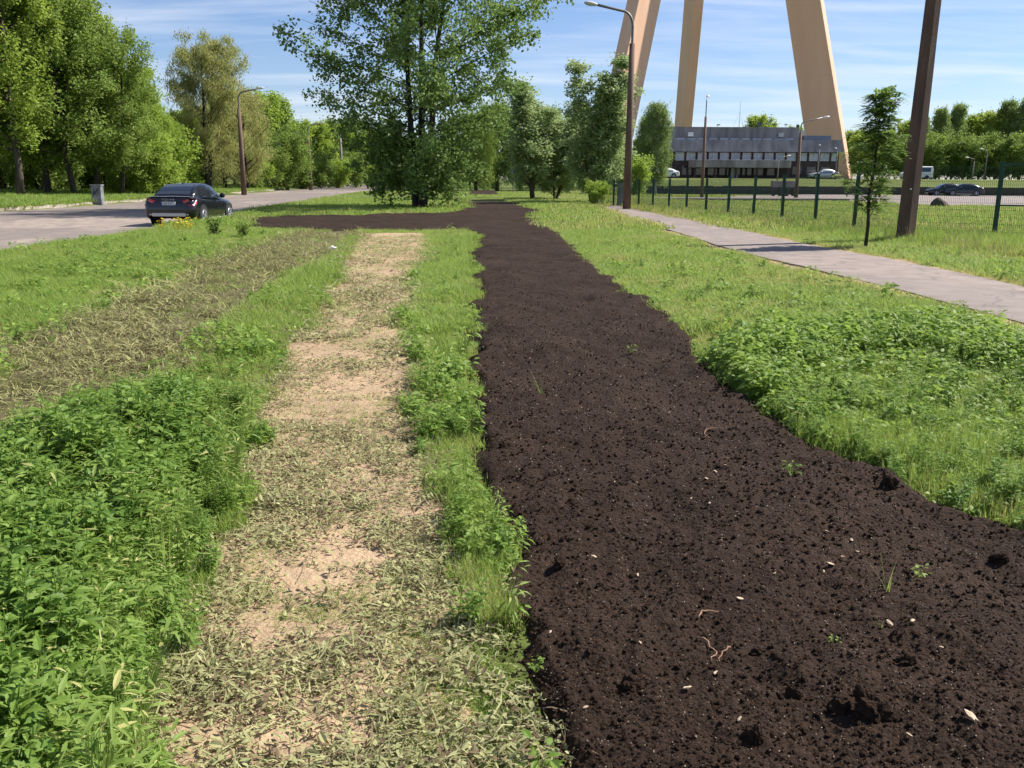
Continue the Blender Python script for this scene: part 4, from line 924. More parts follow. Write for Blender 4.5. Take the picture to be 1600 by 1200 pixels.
    if marks:
        text('plate_number', 'KB-3571', .105, pl_, (0.02, -.021, .822), M_INK)
        MB().box(-.258, -.215, -.0205, -.018, .768, .877).build('plate_band', plain('plate_blue', (0.02, 0.05, 0.30), .5), pl_)
        text('boot_lettering', 'VOLVO', .075, o, (0, .005, .955), M_CHROME, spacing=2.3)
    return o
M_BLACK = paint('black_car_paint', (0.006, 0.006, 0.010)); M_NAVY = paint('dark_blue_paint', (0.012, 0.016, 0.030))
car('car', (-12.45, 32.6, -.115), math.radians(-1.5), M_BLACK, 'black saloon car parked on the road edge, seen from behind', True)
yl = 117.0
car('car', (at(1478, yl) + 2.3, yl, -.215), math.radians(86), M_BLACK, 'left of two dark cars parked in front of the low wall')
car('car', (at(1500, yl) + 2.1, yl - 1.6, -.215), math.radians(78), M_NAVY, 'right of two dark cars parked in front of the low wall')
def van(loc, rz, label):
    o = empty('van', loc, rz); tag(o, label, 'van'); m = MB(); secs = []
    for (y, w, zb, zt) in [(0, .88, .35, 1.9), (.06, .94, .3, 2.05), (3.2, .95, .28, 2.05), (3.9, .93, .28, 1.75), (4.4, .90, .3, 1.15), (4.8, .84, .34, .95)]:
        secs.append(sym([(0, y, zb), (w, y, zb), (w, y, zb + .5 * (zt - zb)), (w - .10, y, zt - .08), (w - .25, y, zt), (0, y, zt + .02)]))
    loft(m, secs); m.build('body', M_WHITE, o)
    for sx in (-1, 1):
        V = [(sx * .955, .4, 1.2), (sx * .955, 3.3, 1.2), (sx * .885, 3.2, 1.82), (sx * .885, .4, 1.82)]; MB().add(V, [(0, 1, 2, 3)]).add([(x - sx * .01, y, z) for x, y, z in V], [(3, 2, 1, 0)]).build('side_window', M_CGLASS, o)
        for y in (.9, 3.9): MB().disc_y((sx * .86, y, .33), .33, .22, 20).build('wheel', M_TYRE, o)
    MB().box(-.72, .72, -.012, .02, 1.15, 1.75).build('rear_window', M_CGLASS, o)
van((at(1446, 150) + .7, 150, float(terrain(at(1446, 150), 150))), math.radians(80), 'white van behind the low wall, half hidden by the pole')
yb = 146.5
for i, (px, mt, lab) in enumerate([(1036, M_WHITE, 'white car parked at the left end of the office building'), (1284, M_STEEL, 'grey car parked near the right tower leg')]):
    car('car', (at(px, yb) + 2.3, yb, float(terrain(at(px, yb), yb))), math.radians(90), mt, lab)

# ------------------------------------------------------------------ scattering (uncountable ground cover)
def gn_scatter(name, P, rot, scl, idx, variants, label, cat):
    me = bpy.data.meshes.new(name); me.vertices.add(len(P)); me.vertices.foreach_set('co', np.asarray(P, np.float32).ravel())
    for an, arr, tp in (('rot', rot, 'FLOAT_VECTOR'), ('scl', scl, 'FLOAT_VECTOR'), ('idx', idx, 'INT')):
        a = me.attributes.new(an, tp, 'POINT')
        if tp == 'FLOAT_VECTOR': a.data.foreach_set('vector', np.asarray(arr, np.float32).ravel())
        else: a.data.foreach_set('value', np.asarray(arr, np.int32))
    o = obj(name, me); col = bpy.data.collections.new(name + '_pieces')
    for k, v in enumerate(variants):
        vo = bpy.data.objects.new('%s_%02d' % (name, k), v); col.objects.link(vo)
    g = bpy.data.node_groups.new(name, 'GeometryNodeTree')
    g.interface.new_socket('Geometry', in_out='INPUT', socket_type='NodeSocketGeometry'); g.interface.new_socket('Geometry', in_out='OUTPUT', socket_type='NodeSocketGeometry')
    gi = g.nodes.new('NodeGroupInput'); go = g.nodes.new('NodeGroupOutput'); ip = g.nodes.new('GeometryNodeInstanceOnPoints'); ci = g.nodes.new('GeometryNodeCollectionInfo')
    ci.inputs['Collection'].default_value = col; ci.inputs['Separate Children'].default_value = True; ci.inputs['Reset Children'].default_value = True
    def at_(nm, tp):
        n = g.nodes.new('GeometryNodeInputNamedAttribute'); n.data_type = tp; n.inputs['Name'].default_value = nm; return n.outputs['Attribute']
    er = g.nodes.new('FunctionNodeEulerToRotation'); g.links.new(at_('rot', 'FLOAT_VECTOR'), er.inputs[0])
    ip.inputs['Pick Instance'].default_value = True
    g.links.new(gi.outputs[0], ip.inputs['Points']); g.links.new(ci.outputs[0], ip.inputs['Instance']); g.links.new(at_('idx', 'INT'), ip.inputs['Instance Index'])
    g.links.new(er.outputs[0], ip.inputs['Rotation']); g.links.new(at_('scl', 'FLOAT_VECTOR'), ip.inputs['Scale']); g.links.new(ip.outputs[0], go.inputs[0])
    md = o.modifiers.new('scatter', 'NODES'); md.node_group = g
    return tag(o, label, cat, kind='stuff')
def strip_blades(rng, n, rad, h, w, lean=0.35, curl=0.5, seg=3):
    V = []; F = []; k = 0
    for i in range(n):
        r = rad * math.sqrt(rng.uniform()); a = rng.uniform(0, 6.28); p = np.array([r * math.cos(a), r * math.sin(a), -.01])
        b = rng.uniform(0, 6.28); d = np.array([math.cos(b), math.sin(b), 0]); sd = np.array([-d[1], d[0], 0])
        hh = h * rng.uniform(.45, 1.15); le = lean * rng.uniform(.2, 1.4); ww = w * rng.uniform(.6, 1.3)
        for s in range(seg + 1):
            t = s / seg; c = p + d * hh * (le * t + curl * le * t * t * 1.5) + np.array([0, 0, hh * (t - .25 * curl * t * t)])
            q = ww * (1 - t) ** .7 * .5
            if s < seg: V += [c - sd * q, c + sd * q]
            else: V.append(c)
        for s in range(seg - 1): F.append((k + 2 * s, k + 2 * s + 1, k + 2 * s + 3, k + 2 * s + 2))
        F.append((k + 2 * seg - 2, k + 2 * seg - 1, k + 2 * seg)); k += 2 * seg + 1
    return V, F
def pymesh(name, V, F, mat):
    me = bpy.data.meshes.new(name); me.from_pydata([tuple(v) for v in V], [], F); me.materials.append(mat); me.update(); return me
def leaf_vf(p, d, up, L, w, k, serr=False, fold=.18, bend=.25):
    """one pointed leaf with a folded midrib, toothed when serr"""
    d = d / np.linalg.norm(d); s = np.cross(d, up); s /= np.linalg.norm(s) + 1e-9; n = np.cross(s, d)
    V = []; F = []
    if serr: prof = [(0, 0), (.10, .36), (.20, .50), (.25, .38), (.40, .47), (.45, .33), (.60, .38), (.65, .24), (.80, .22), (.85, .12), (1.0, 0)]
    else: prof = [(0, .0), (.22, .42), (.5, .5), (.78, .28), (1.0, 0.0)]
    mid = [p + d * L * t + np.array([0, 0, -bend * L * t * t]) for t, _ in prof]; V += mid; m = len(prof)
    l0 = len(V)
    for (t, q), m_ in zip(prof[1:-1], mid[1:-1]): V.append(m_ + s * w * q + n * fold * w * q)
    r0 = len(V)
    for (t, q), m_ in zip(prof[1:-1], mid[1:-1]): V.append(m_ - s * w * q + n * fold * w * q)
    for o_ in (l0, r0):
        F.append((k, k + o_, k + 1))
        for j in range(m - 3): F.append((k + 1 + j, k + o_ + j, k + o_ + j + 1, k + 2 + j))
        F.append((k + m - 2, k + o_ + m - 3, k + m - 1))
    return V, F
def nettle(rng, mat, H=.45, pairs=7, L=.085, stems=3):
    V = []; F = []
    for s_ in range(stems):
        b = rng.uniform(0, 6.28); r = rng.uniform(0, .06); p0 = np.array([r * math.cos(b), r * math.sin(b), 0]); lean = np.array([rng.normal(0, .14), rng.normal(0, .14), 1.0]); h = H * rng.uniform(.65, 1.1)
        k = len(V); w = .004
        V += [p0 + (-w, 0, 0), p0 + (w, 0, 0), p0 + lean * h + (w * .4, 0, 0), p0 + lean * h - (w * .4, 0, 0), p0 + (0, -w, 0), p0 + (0, w, 0), p0 + lean * h + (0, w * .4, 0), p0 + lean * h - (0, w * .4, 0)]
        F += [(k, k + 1, k + 2, k + 3), (k + 4, k + 5, k + 6, k + 7)]
        for i in range(pairs):
            t = .22 + .78 * (i + .5) / pairs; c = p0 + lean * h * t; az = i * 1.571 + rng.uniform(-.3, .3)
            ln = L * (1.15 - .55 * t) * rng.uniform(.8, 1.2) * (1.0 if i < pairs - 1 else .6)
            for sg in (0, math.pi):
                d = np.array([math.cos(az + sg), math.sin(az + sg), .25 + .5 * t ** 3]); st = c + d / np.linalg.norm(d) * ln * .3
                v, f = leaf_vf(st, d + rng.normal(0, .12, 3), np.array([rng.normal(0, .35), rng.normal(0, .35), 1.0]), ln, ln * .46, len(V), serr=True, fold=rng.uniform(.1, .5), bend=rng.uniform(.2, .6)); V += v; F += f
    return pymesh('nettle', V, F, mat)
def weed(rng, mat, n=11, L=.09, h=.12, wr=.42, spread=.09):
    V = []; F = []
    for i in range(n):
        az = i * 2.4 + rng.uniform(-.4, .4); q = rng.uniform(.2, 1); hh = h * rng.uniform(.3, 1.1)
        c = np.array([math.cos(az) * spread * q, math.sin(az) * spread * q, hh]); d = np.array([math.cos(az), math.sin(az), rng.uniform(-.1, .7)])
        k = len(V); w = .0025; b = c * np.array([.25, .25, 0])
        V += [b + (w, 0, 0), b - (w, 0, 0), c]; F.append((k, k + 1, k + 2))
        ln = L * rng.uniform(.6, 1.25)
        v, f = leaf_vf(c, d, np.array([rng.normal(0, .4), rng.normal(0, .4), 1.0]), ln, ln * wr * 1.2, len(V), fold=rng.uniform(0, .5), bend=rng.uniform(.1, .6)); V += v; F += f
    return pymesh('weed', V, F, mat)
G_GRASS = leafmat('fresh_grass', (0.112, 0.182, 0.028), (0.200, 0.268, 0.055), (0.30, 0.29, 0.11), 0.42, 0.5, p3=.10)
G_DRY = leafmat('dry_grass', (0.20, 0.22, 0.055), (0.27, 0.27, 0.085), (0.38, 0.32, 0.16), 0.40, 0.6, p3=.3)
G_NET = leafmat('nettle_leaves', (0.055, 0.115, 0.018), (0.150, 0.220, 0.040), (0.17, 0.25, 0.05), 0.38, 0.42, p3=.08)
G_WEED = leafmat('broad_weed_leaves', (0.080, 0.150, 0.022), (0.185, 0.255, 0.048), (0.20, 0.28, 0.05), 0.40, 0.48, p3=.1)
G_THIN = leafmat('narrow_weed_leaves', (0.105, 0.165, 0.030), (0.195, 0.260, 0.060), (0.33, 0.31, 0.12), 0.40, 0.55, p3=.12)
G_CUT = leafmat('wilted_cuttings', (0.130, 0.145, 0.055), (0.330, 0.315, 0.160), (0.120, 0.085, 0.054), 0.24, 0.85, p3=.25)
G_STRAW = leafmat('straw_cuttings', (0.130, 0.135, 0.050), (0.270, 0.255, 0.110), (0.085, 0.062, 0.040), 0.22, 0.8, p3=.3)
RG = np.random.default_rng(2024)
SUB = lambda n, r0, h, w, m, lean=.4, seg=3, seeds=(1, 2, 3, 4): [pymesh('tuft', *strip_blades(np.random.default_rng(s), n, r0, h, w, lean, seg=seg), m) for s in seeds]
def sample(n, y0, y1, u0=-0.95, u1=0.95):
    y = np.exp(RG.uniform(math.log(y0), math.log(y1), n)); u = RG.uniform(u0, u1, n); return u * y, y
def excl(x, y, track=True, pad=0.0):
    ok = (sdw(SOIL, x, y, WS) < -.01 - pad) & ~inpoly(BARE, x, y) & (sdist(PATH, x, y) < -.02 - .55 * RG.uniform(0, 1, len(x)) * ss(.35, .6, fbm(x, y, .8, 3, 99))) & (x > road_near(y) + .02) & ~inpoly(LOT, x, y) & ~inpoly(DRIVE, x, y) & ~inpoly(SOIL2, x, y)
    if track: ok &= (sdw(TRACK, x, y, WT) < .02) & (sdw(TRACK2, x, y, WT) < .05)
    return ok
def place(name, x, y, scl, variants, label, cat, tilt=.12, z=None, flat=False):
    n = len(x); zz_ = terrain(x, y) if z is None else z
    rot = np.stack([RG.normal(0, tilt, n), RG.normal(0, tilt, n), RG.uniform(0, 6.283, n)], 1)
    s3 = scl if np.ndim(scl) == 2 else np.repeat(np.asarray(scl)[:, None], 3, 1)
    return gn_scatter(name, np.stack([x, y, zz_], 1), rot, s3, RG.integers(0, len(variants), n), variants, label, cat)
def dryness(x, y):
    """dry fringe along the path and random lean spots"""
    dp = -sdist(PATH, x, y)
    return np.clip(np.exp(-np.maximum(dp, 0) / .45) * .9 + ss(.46, .72, fbm(x, y, .55, 3, 71)) * .60 + .22 * (x > 2), 0, 1)
def gheight(x, y):
    h = .45 + 2.1 * fbm(x, y, .8, 4, 72) ** 1.3
    fd = np.minimum(np.abs((x - 11.55) + .175 * (y - 26.8)) , 50)           # along the fence line
    right = (x > 7.0) & (y > 18)
    h = h + np.where(right, 2.2 * ss(3.0, .3, fd) + .9 * (x > 11), 0)
    h = h + .25 * inpoly(STRIP, x, y) + .4 * inpoly(MIDG, x, y) + .7 * inpoly(WEEDS, x, y)
    h = h - .45 * ss(.5, 0, np.maximum(-sdist(PATH, x, y), 0))
    return np.clip(h, .4, 4.2)
# lawn and meadow grass, three grades
x, y = sample(60000, 2.0, 9.5); k = excl(x, y) & ~inpoly(NETTLE, x, y); x, y = x[k], y[k]; dr = dryness(x, y) > RG.uniform(0, 1, len(x)); hh = gheight(x, y)
NEARV = SUB(15, .05, .085, .0042, G_GRASS); NEARD = SUB(13, .05, .075, .0038, G_DRY)
for sel, vv, nm, lb in ((~dr, NEARV, 'meadow_grass', 'fresh green grass of the near meadow'), (dr, NEARD, 'dry_grass', 'straw coloured dry grass in the near meadow')):
    s = np.stack([np.full(sel.sum(), 1.25), np.full(sel.sum(), 1.25), hh[sel]], 1); place(nm, x[sel], y[sel], s, vv, lb, 'grass')
x, y = sample(120000, 9.5, 30); k = excl(x, y); x, y = x[k], y[k]; dr = dryness(x, y) * .9 > RG.uniform(0, 1, len(x)); hh = gheight(x, y)
MIDV = SUB(22, .13, .10, .012, G_GRASS, .55, 2, (1, 2, 3, 4, 5, 6)); MIDD = SUB(24, .16, .08, .009, G_DRY, seg=2)
for sel, vv, nm, lb in ((~dr, MIDV, 'meadow_grass', 'fresh green grass of the middle distance'), (dr, MIDD, 'dry_grass', 'straw coloured dry grass in the middle distance')):
    s = np.stack([np.full(sel.sum(), 1.2), np.full(sel.sum(), 1.2), hh[sel] * 1.05], 1); place(nm, x[sel], y[sel], s, vv, lb, 'grass')
x, y = sample(90000, 30, 110, -.62, .75); k = excl(x, y); x, y = x[k], y[k]; dr = dryness(x, y) * .8 > RG.uniform(0, 1, len(x)); hh = gheight(x, y)
FARV = SUB(34, .55, .10, .035, G_GRASS, seg=2); FARD = SUB(34, .55, .10, .035, G_DRY, seg=2)
for sel, vv, nm, lb in ((~dr, FARV, 'meadow_grass', 'fresh green grass of the far lawns'), (dr, FARD, 'dry_grass', 'straw coloured dry grass on the far lawns')):
    s = np.stack([np.full(sel.sum(), 1.1), np.full(sel.sum(), 1.1), hh[sel]], 1); place(nm, x[sel], y[sel], s, vv, lb, 'grass')
# verge beyond the road
yv = np.exp(RG.uniform(math.log(44), math.log(190), 9000)); xv = road_far(yv) - .25 - RG.exponential(4.0, 9000)
place('verge_grass', xv, yv, np.stack([np.full(9000, 1.2), np.full(9000, 1.2), RG.uniform(1.2, 3.2, 9000)], 1), FARV, 'long grass on the verge beyond the road', 'grass')
# nettles in the left foreground, weeds elsewhere
NETV = [nettle(np.random.default_rng(s), G_NET, H=.38, pairs=11, L=.078, stems=4) for s in range(5)]
x, y = sample(11000, 1.2, 8.5, -1.25, .1); k = (sdw(NETTLE, x, y, .12) > .02) & (sdw(TRACK, x, y, WT) < .04); x, y = x[k], y[k]
e = ss(0, .35, sdist(NETTLE, x, y)); sc_ = (.40 + .60 * e) * RG.uniform(.55, 1.3, len(x)) * (.7 + .6 * fbm(x, y, 1.4, 2, 87)) * (1 - .35 * ss(4.5, 7.5, y))
place('nettle_bed', x, y, sc_, NETV, 'dense dark green nettles in the left foreground', 'nettles', .14)
x, y = sample(14000, 1.2, 8.5, -1.25, .1); k = (sdw(NETTLE, x, y, .1) > .12) & (RG.uniform(0, 1, len(x)) < .6); x, y = x[k], y[k]
TALLN = [weed(np.random.default_rng(s + 70), G_THIN, n=40, L=.058, h=.38, wr=.16, spread=.055) for s in range(4)]
place('nettle_bed_grass', x, y, np.stack([np.full(len(x), 1.3)] * 2 + [RG.uniform(1.2, 4.2, len(x))], 1), NEARV, 'long grass blades growing up between the nettles', 'grass')
x, y = sample(2600, 1.2, 8.5, -1.25, .1); k = sdw(NETTLE, x, y, .12) > .0; x, y = x[k], y[k]; place('nettle_bed_stems', x, y, RG.uniform(.5, 1.15, len(x)), TALLN, 'paler narrow leaved stems rising from the nettles', 'weeds', .2)
WEEDV = [weed(np.random.default_rng(s), G_WEED, n=16, L=.042, h=.10, wr=.42, spread=.055) for s in range(5)]; TALLW = [weed(np.random.default_rng(s + 20), G_WEED, n=28, L=.050, h=.17, wr=.34, spread=.06) for s in range(4)]
x, y = sample(130000, 1.8, 30); dens = np.zeros(len(x))
inW = inpoly(WEEDS, x, y); inWD = inpoly(WEEDS_DARK, x, y); inS = inpoly(STRIP, x, y); inM = inpoly(MIDG, x, y)
cl = ss(.45, .62, fbm(x, y, .9, 3, 81))
dens = np.where(inWD, .48, np.where(inW, .20 + .40 * cl, np.where(inS, .01 + .26 * ss(9, 5, y) * ss(.40, .60, fbm(x, y, 1.6, 3, 83)), np.where(inM, (.06 + .40 * cl) * ss(15, 7, y), (.06 + .30 * cl * (x < 0)) * ss(30, 14, y)))))
dens = dens * (1 - dryness(x, y) * .6)
k = excl(x, y, pad=-.02) & ~inpoly(NETTLE, x, y) & (RG.uniform(0, 1, len(x)) < dens); x, y = x[k], y[k]
tall = inpoly(WEEDS_DARK, x, y) | (inpoly(STRIP, x, y) & (RG.uniform(0, 1, len(x)) < .5))
sc_ = RG.uniform(.45, 1.25, len(x)) * np.clip(y / 5, .8, 1.6)
thin = RG.uniform(0, 1, len(x)) < .16; place('narrow_weeds', x[thin], y[thin], RG.uniform(.35, .75, thin.sum()), TALLN, 'narrow leaved weed stems standing among the grass', 'weeds', .18)
place('broadleaf_weeds', x[~tall], y[~tall], sc_[~tall], WEEDV, 'bright green broad leaved weeds among the grass', 'weeds', .15)
mixw = RG.uniform(0, 1, len(x)) < .22; place('mixed_weeds', x[mixw], y[mixw], RG.uniform(.3, .62, mixw.sum()), NETV, 'young nettles mixed into the weeds and grass', 'weeds', .2)
place('tall_weeds', x[tall], y[tall], sc_[tall], TALLW, 'lush dark weeds right of the topsoil and along its left edge', 'weeds', .15)
# cuttings on the two tracks
def shard(rng, mat, kind):
    V = []; F = []
    for i in range(14):
        p = np.array([rng.uniform(-.07, .07), rng.uniform(-.07, .07), rng.uniform(.002, .022)]); a = rng.uniform(0, 6.28); d = np.array([math.cos(a), math.sin(a), rng.uniform(-.2, .3)])
        if kind == 'leaf' and i % 5 < 3: v, f = leaf_vf(p, d, np.array([rng.normal(0, .5), rng.normal(0, .5), 1.0]), rng.uniform(.012, .040), rng.uniform(.006, .018), len(V), fold=rng.uniform(-.5, .6), bend=rng.uniform(-.2, .4)); V += v; F += f
        else:
            L_ = rng.uniform(.03, .10); sd = np.array([-d[1], d[0], 0]) * .0022; k = len(V); c = p + d * L_ * .5 + np.array([0, 0, rng.uniform(0, .015)]); e_ = p + d * L_ + sd * rng.uniform(-8, 8)
            V += [p - sd, p + sd, c + sd, c - sd, e_]; F += [(k, k + 1, k + 2, k + 3), (k + 3, k + 2, k + 4)]
    return pymesh('cuttings', V, F, mat)
CUTV = [shard(np.random.default_rng(s), G_CUT, 'leaf') for s in range(6)]; STRV = [shard(np.random.default_rng(s + 30), G_STRAW, 'stem') for s in range(5)]
x, y = sample(52000, 1.5, 26, -1.0, .2); s1 = sdw(TRACK, x, y, WT); bare = ss(.46, .60, fbm(x, y * .8, .80, 5, 91)) * ss(.05, .35, s1)
k = (s1 > -.12) & (sdw(SOIL, x, y, WS) < .04) & (RG.uniform(0, 1, len(x)) < (.16 + .84 * (1 - bare)) * (.35 + .65 * ss(.35, .62, fbm(x, y, 2.6, 3, 97))) * (.60 + .40 * ss(3, 6, y))); xx, yy = x[k], y[k]
place('cut_weeds', xx, yy, RG.uniform(.7, 1.3, len(xx)) * np.clip(yy / 6, 1, 2.0), CUTV, 'wilted cut weeds strewn over the sandy track', 'cuttings', .25, z=terrain(xx, yy) + .018)
x, y = sample(60000, 2.4, 27, -1.1, .1); s2 = sdw(TRACK2, x, y, WT); k = (s2 > -.25) & (RG.uniform(0, 1, len(x)) < (.62 - .52 * ss(.42, .58, fbm(x, y, .6, 3, 93)))); xx, yy = x[k], y[k]
place('straw_cuttings', xx, yy, RG.uniform(.8, 1.5, len(xx)) * np.clip(yy / 5, 1, 2.4), STRV, 'pale straw and grass cuttings on the mown track', 'cuttings', .25, z=terrain(xx, yy) + .02)
x, y = sample(24000, 2, 26, -1.1, .2); k = ((sdist(TRACK, x, y) > -.1) | (sdist(TRACK2, x, y) > -.1)) & (sdist(SOIL, x, y) < 0) & ((fbm(x, y, .8, 3, 95) > .50) | ((sdist(TRACK2, x, y) > -.1) & (fbm(x, y, 1.3, 3, 96) > .44))); xx, yy = x[k], y[k]
place('regrowth_grass', xx, yy, np.stack([np.full(len(xx), 1.2)] * 2 + [RG.uniform(.4, .8, len(xx))], 1) * np.clip(yy / 7, 1, 2)[:, None], NEARV, 'short green regrowth on the tracks', 'grass')
# soil crumbs
def crumb(seed):
    bm_ = bmesh.new(); bmesh.ops.create_icosphere(bm_, subdivisions=1, radius=1); r = np.random.default_rng(seed)
    for v in bm_.verts: v.co *= r.uniform(.65, 1.15); v.co.z *= .75
    me_ = bpy.data.meshes.new('crumb'); bm_.to_mesh(me_); bm_.free(); me_.materials.append(M_CLOD); return me_
CRV = [crumb(s) for s in range(6)]
x, y = sample(120000, 1.4, 30, -.36, 1.0); k = (sdist(SOIL, x, y) > -.06) & (RG.uniform(0, 1, len(x)) < 1 - .7 * ss(14, 45, y)); x, y = x[k], y[k]
sz = np.exp(RG.normal(math.log(.0042), .60, len(x))) * np.clip(y / 4.0, .8, 1.15)
place('soil_crumbs', x, y, np.clip(sz, .0022, .0125), CRV, 'crumbs of dark soil covering the bed', 'soil crumbs', .6, z=terrain(x, y) + soil_h(x, y) * ss(-.05, .12, sdist(SOIL, x, y)) + sz * .25)
x, y = sample(9000, 1.6, 12, -.15, 1.0); k = sdist(SOIL, x, y) > .03; x, y = x[k], y[k]
M_GRIT = mat2('pale_grit', (0.22, 0.17, 0.11), (0.42, 0.34, 0.24), 30, 0.8); GRV = []
for s_ in range(3):
    me_ = crumb(s_ + 40); me_.materials.clear(); me_.materials.append(M_GRIT); GRV.append(me_)
sz = RG.uniform(.0010, .0030, len(x)) * np.clip(y / 3.5, .8, 2); s3 = np.stack([sz * RG.uniform(.8, 2.2, len(x)), sz, sz], 1)
place('pale_grit', x, y, s3, GRV, 'pale grit and bits of straw peppered over the topsoil', 'grit', .5, z=terrain(x, y) + soil_h(x, y) * ss(-.05, .12, sdist(SOIL, x, y)) + .003)
# dead stalks standing in the rough grass by the fence and among the weeds
def stalk(seed):
    r = np.random.default_rng(seed); m = MB()
    for i in range(4):
        a = r.uniform(0, 6.28); l = r.uniform(.25, .55); d = np.array([math.cos(a) * .35, math.sin(a) * .35, 1]); p = np.array([r.uniform(-.05, .05), r.uniform(-.05, .05), 0])
        m.tube([p, p + d * l * .6, p + d * l + np.array([d[0], d[1], -.1]) * l * .25], [.0035, .003, .0015], 3, caps=False)
    return m.mesh('stalk', M_STALK)
M_STALK = mat2('dead_stalks', (0.34, 0.26, 0.14), (0.46, 0.37, 0.22), 10, 0.8); STK = [stalk(s_) for s_ in range(4)]
x = RG.uniform(5, 17, 2600); y = RG.uniform(15, 58, 2600); k = excl(x, y) & (np.abs((x - 11.2) + .175 * (y - 26.8)) < 3.2 * fbm(x, y, .3, 2, 66)); x, y = x[k], y[k]
place('dead_stalks', x, y, RG.uniform(.6, 1.3, len(x)), STK, 'pale dead stalks in the rough grass along the fence', 'stalks', .15)

# ------------------------------------------------------------------ single small things
def soil_z(x, y): return float(terrain(x, y)) + float(soil_h(np.array(x), np.array(y))) * float(ss(-.05, .12, sdist(SOIL, np.array(x), np.array(y))))
def clod_mesh(seed, rough=.35):
    bm_ = bmesh.new(); bmesh.ops.create_icosphere(bm_, subdivisions=4, radius=1)
    for v in bm_.verts:
        q = v.co; a = np.array([q.x * 1.6 + seed * 3.1]); b = np.array([q.y * 1.6 + q.z * 1.3]); c = np.array([q.x * 5 + q.z * 4 + seed]); d = np.array([q.y * 5 - q.z * 3])
        k_ = 1 + .8 * (float(vnoise(a, b, seed)[0]) - .5) + rough * (float(vnoise(c, d, seed + 1)[0]) - .5) + .18 * (float(vnoise(c * 2.7, d * 2.7, seed + 2)[0]) - .5)
        v.co = q * k_; v.co.z *= .78
    me_ = bpy.data.meshes.new('soil_clod'); bm_.to_mesh(me_); bm_.free(); me_.materials.append(M_CLOD); return me_
CL = [clod_mesh(s) for s in (3, 5, 8)]
clods = [(1018, 640, .055, 'lone clod of soil in the middle of the bed, beyond the roots'), (1388, 772, .060, 'dark clod near the weeds on the right edge of the bed'), (873, 888, .050, 'clod beside the weeds at the left edge of the bed'), (1360, 1125, .085, 'largest clod at the bottom right of the bed'), (985, 1080, .045, 'clod in the lower left of the bed'), (1310, 1110, .055, 'clod touching the left of the largest clod'), (800, 830, .050, 'clod under the weeds at the left edge of the bed, farther one'), (1240, 1090, .035, 'small clod left of the largest clods'),
         (1178, 1160, .045, 'clod at the bottom centre of the bed'), (1395, 1000, .040, 'clod below the grass blade on the bed'), (1560, 880, .050, 'clod at the far right edge of the bed'), (785, 700, .05, 'clod on the left rim of the bed, halfway up'), (1415, 1045, .035, 'small clod right of the lower roots'), (1180, 1015, .030, 'small clod right beside the reddish roots')]
for i, (px, py, r, lab) in enumerate(clods):
    x, y = G(px, py, .05); o = obj('soil_clod', CL[i % 3], None, (x, y, soil_z(x, y) + r * .35)); r *= .60; o.location.z -= r * .25; o.scale = (r * 1.25, r * 1.05, r * .9); o.rotation_euler = (i * .7, i * 1.3, i * 2.1)
    tag(o, lab, 'clod', 'loose clods on the topsoil bed')
M_ROOT = mat2('reddish_root', (0.20, 0.105, 0.065), (0.36, 0.21, 0.13), 30, 0.8)
def root(px0, py0, px1, py1, bend, label, r=.0035):
    a = np.array(G(px0, py0, .06)); b = np.array(G(px1, py1, .06)); t = np.linspace(0, 1, 9); n = np.array([-(b - a)[1], (b - a)[0]])
    rg = np.random.default_rng(int(px0)); P = a + (b - a) * t[:, None] + n * (bend * np.sin(t * math.pi) + rg.normal(0, .03, 9))[:, None]
    pts = [(p[0] - a[0], p[1] - a[1], soil_z(p[0], p[1]) + .006 + .008 * math.sin(q * math.pi) - soil_z(*a)) for p, q in zip(P, t)]
    o = MB().tube(pts, np.linspace(r, r * .45, 9), 6).build('root', M_ROOT, None, True); o.location = (a[0], a[1], soil_z(*a)); tag(o, label, 'root', 'bare roots on the topsoil bed')
root(1092, 988, 1113, 1028, .18, 'longest reddish root, running down left of the forked end'); root(1144, 1005, 1124, 1027, -.15, 'short reddish root meeting the longest root'); root(1090, 962, 1124, 952, .2, 'thin reddish root above the longest root')
root(1100, 682, 1138, 676, .25, 'curled pale root in the upper part of the bed', .003); root(1110, 686, 1096, 680, .2, 'tiny root end beside the curled root', .0028)
# wood chips and pebbles
M_CHIP = mat2('pale_chip', (0.40, 0.29, 0.19), (0.55, 0.43, 0.30), 40, 0.8)
chips = [(1298, 887, .014), (1118, 738, .011), (1132, 733, .010), (1104, 757, .009), (1108, 795, .009), (1156, 939, .011), (1516, 1140, .018), (1425, 977, .010), (1292, 832, .008), (1331, 845, .009), (1316, 868, .008), (1390, 975, .012), (1118, 1053, .008), (928, 866, .010), (997, 892, .007), (1073, 1082, .011), (1000, 1010, .006), (1155, 1130, .008), (1340, 860, .006), (1287, 893, .006), (915, 1110, .007), (1420, 1150, .007), (1080, 780, .006), (1180, 700, .007), (960, 760, .006), (1210, 900, .005), (1470, 1020, .006), (860, 990, .006)]
cm = []
for s in range(3):
    bm_ = bmesh.new(); bmesh.ops.create_icosphere(bm_, subdivisions=2, radius=1); r = np.random.default_rng(s + 60)
    for v in bm_.verts: v.co *= r.uniform(.62, 1.2); v.co.z *= .3; v.co.x *= 1.5
    me_ = bpy.data.meshes.new('wood_chip'); bm_.to_mesh(me_); bm_.free(); me_.materials.append(M_CHIP); cm.append(me_)
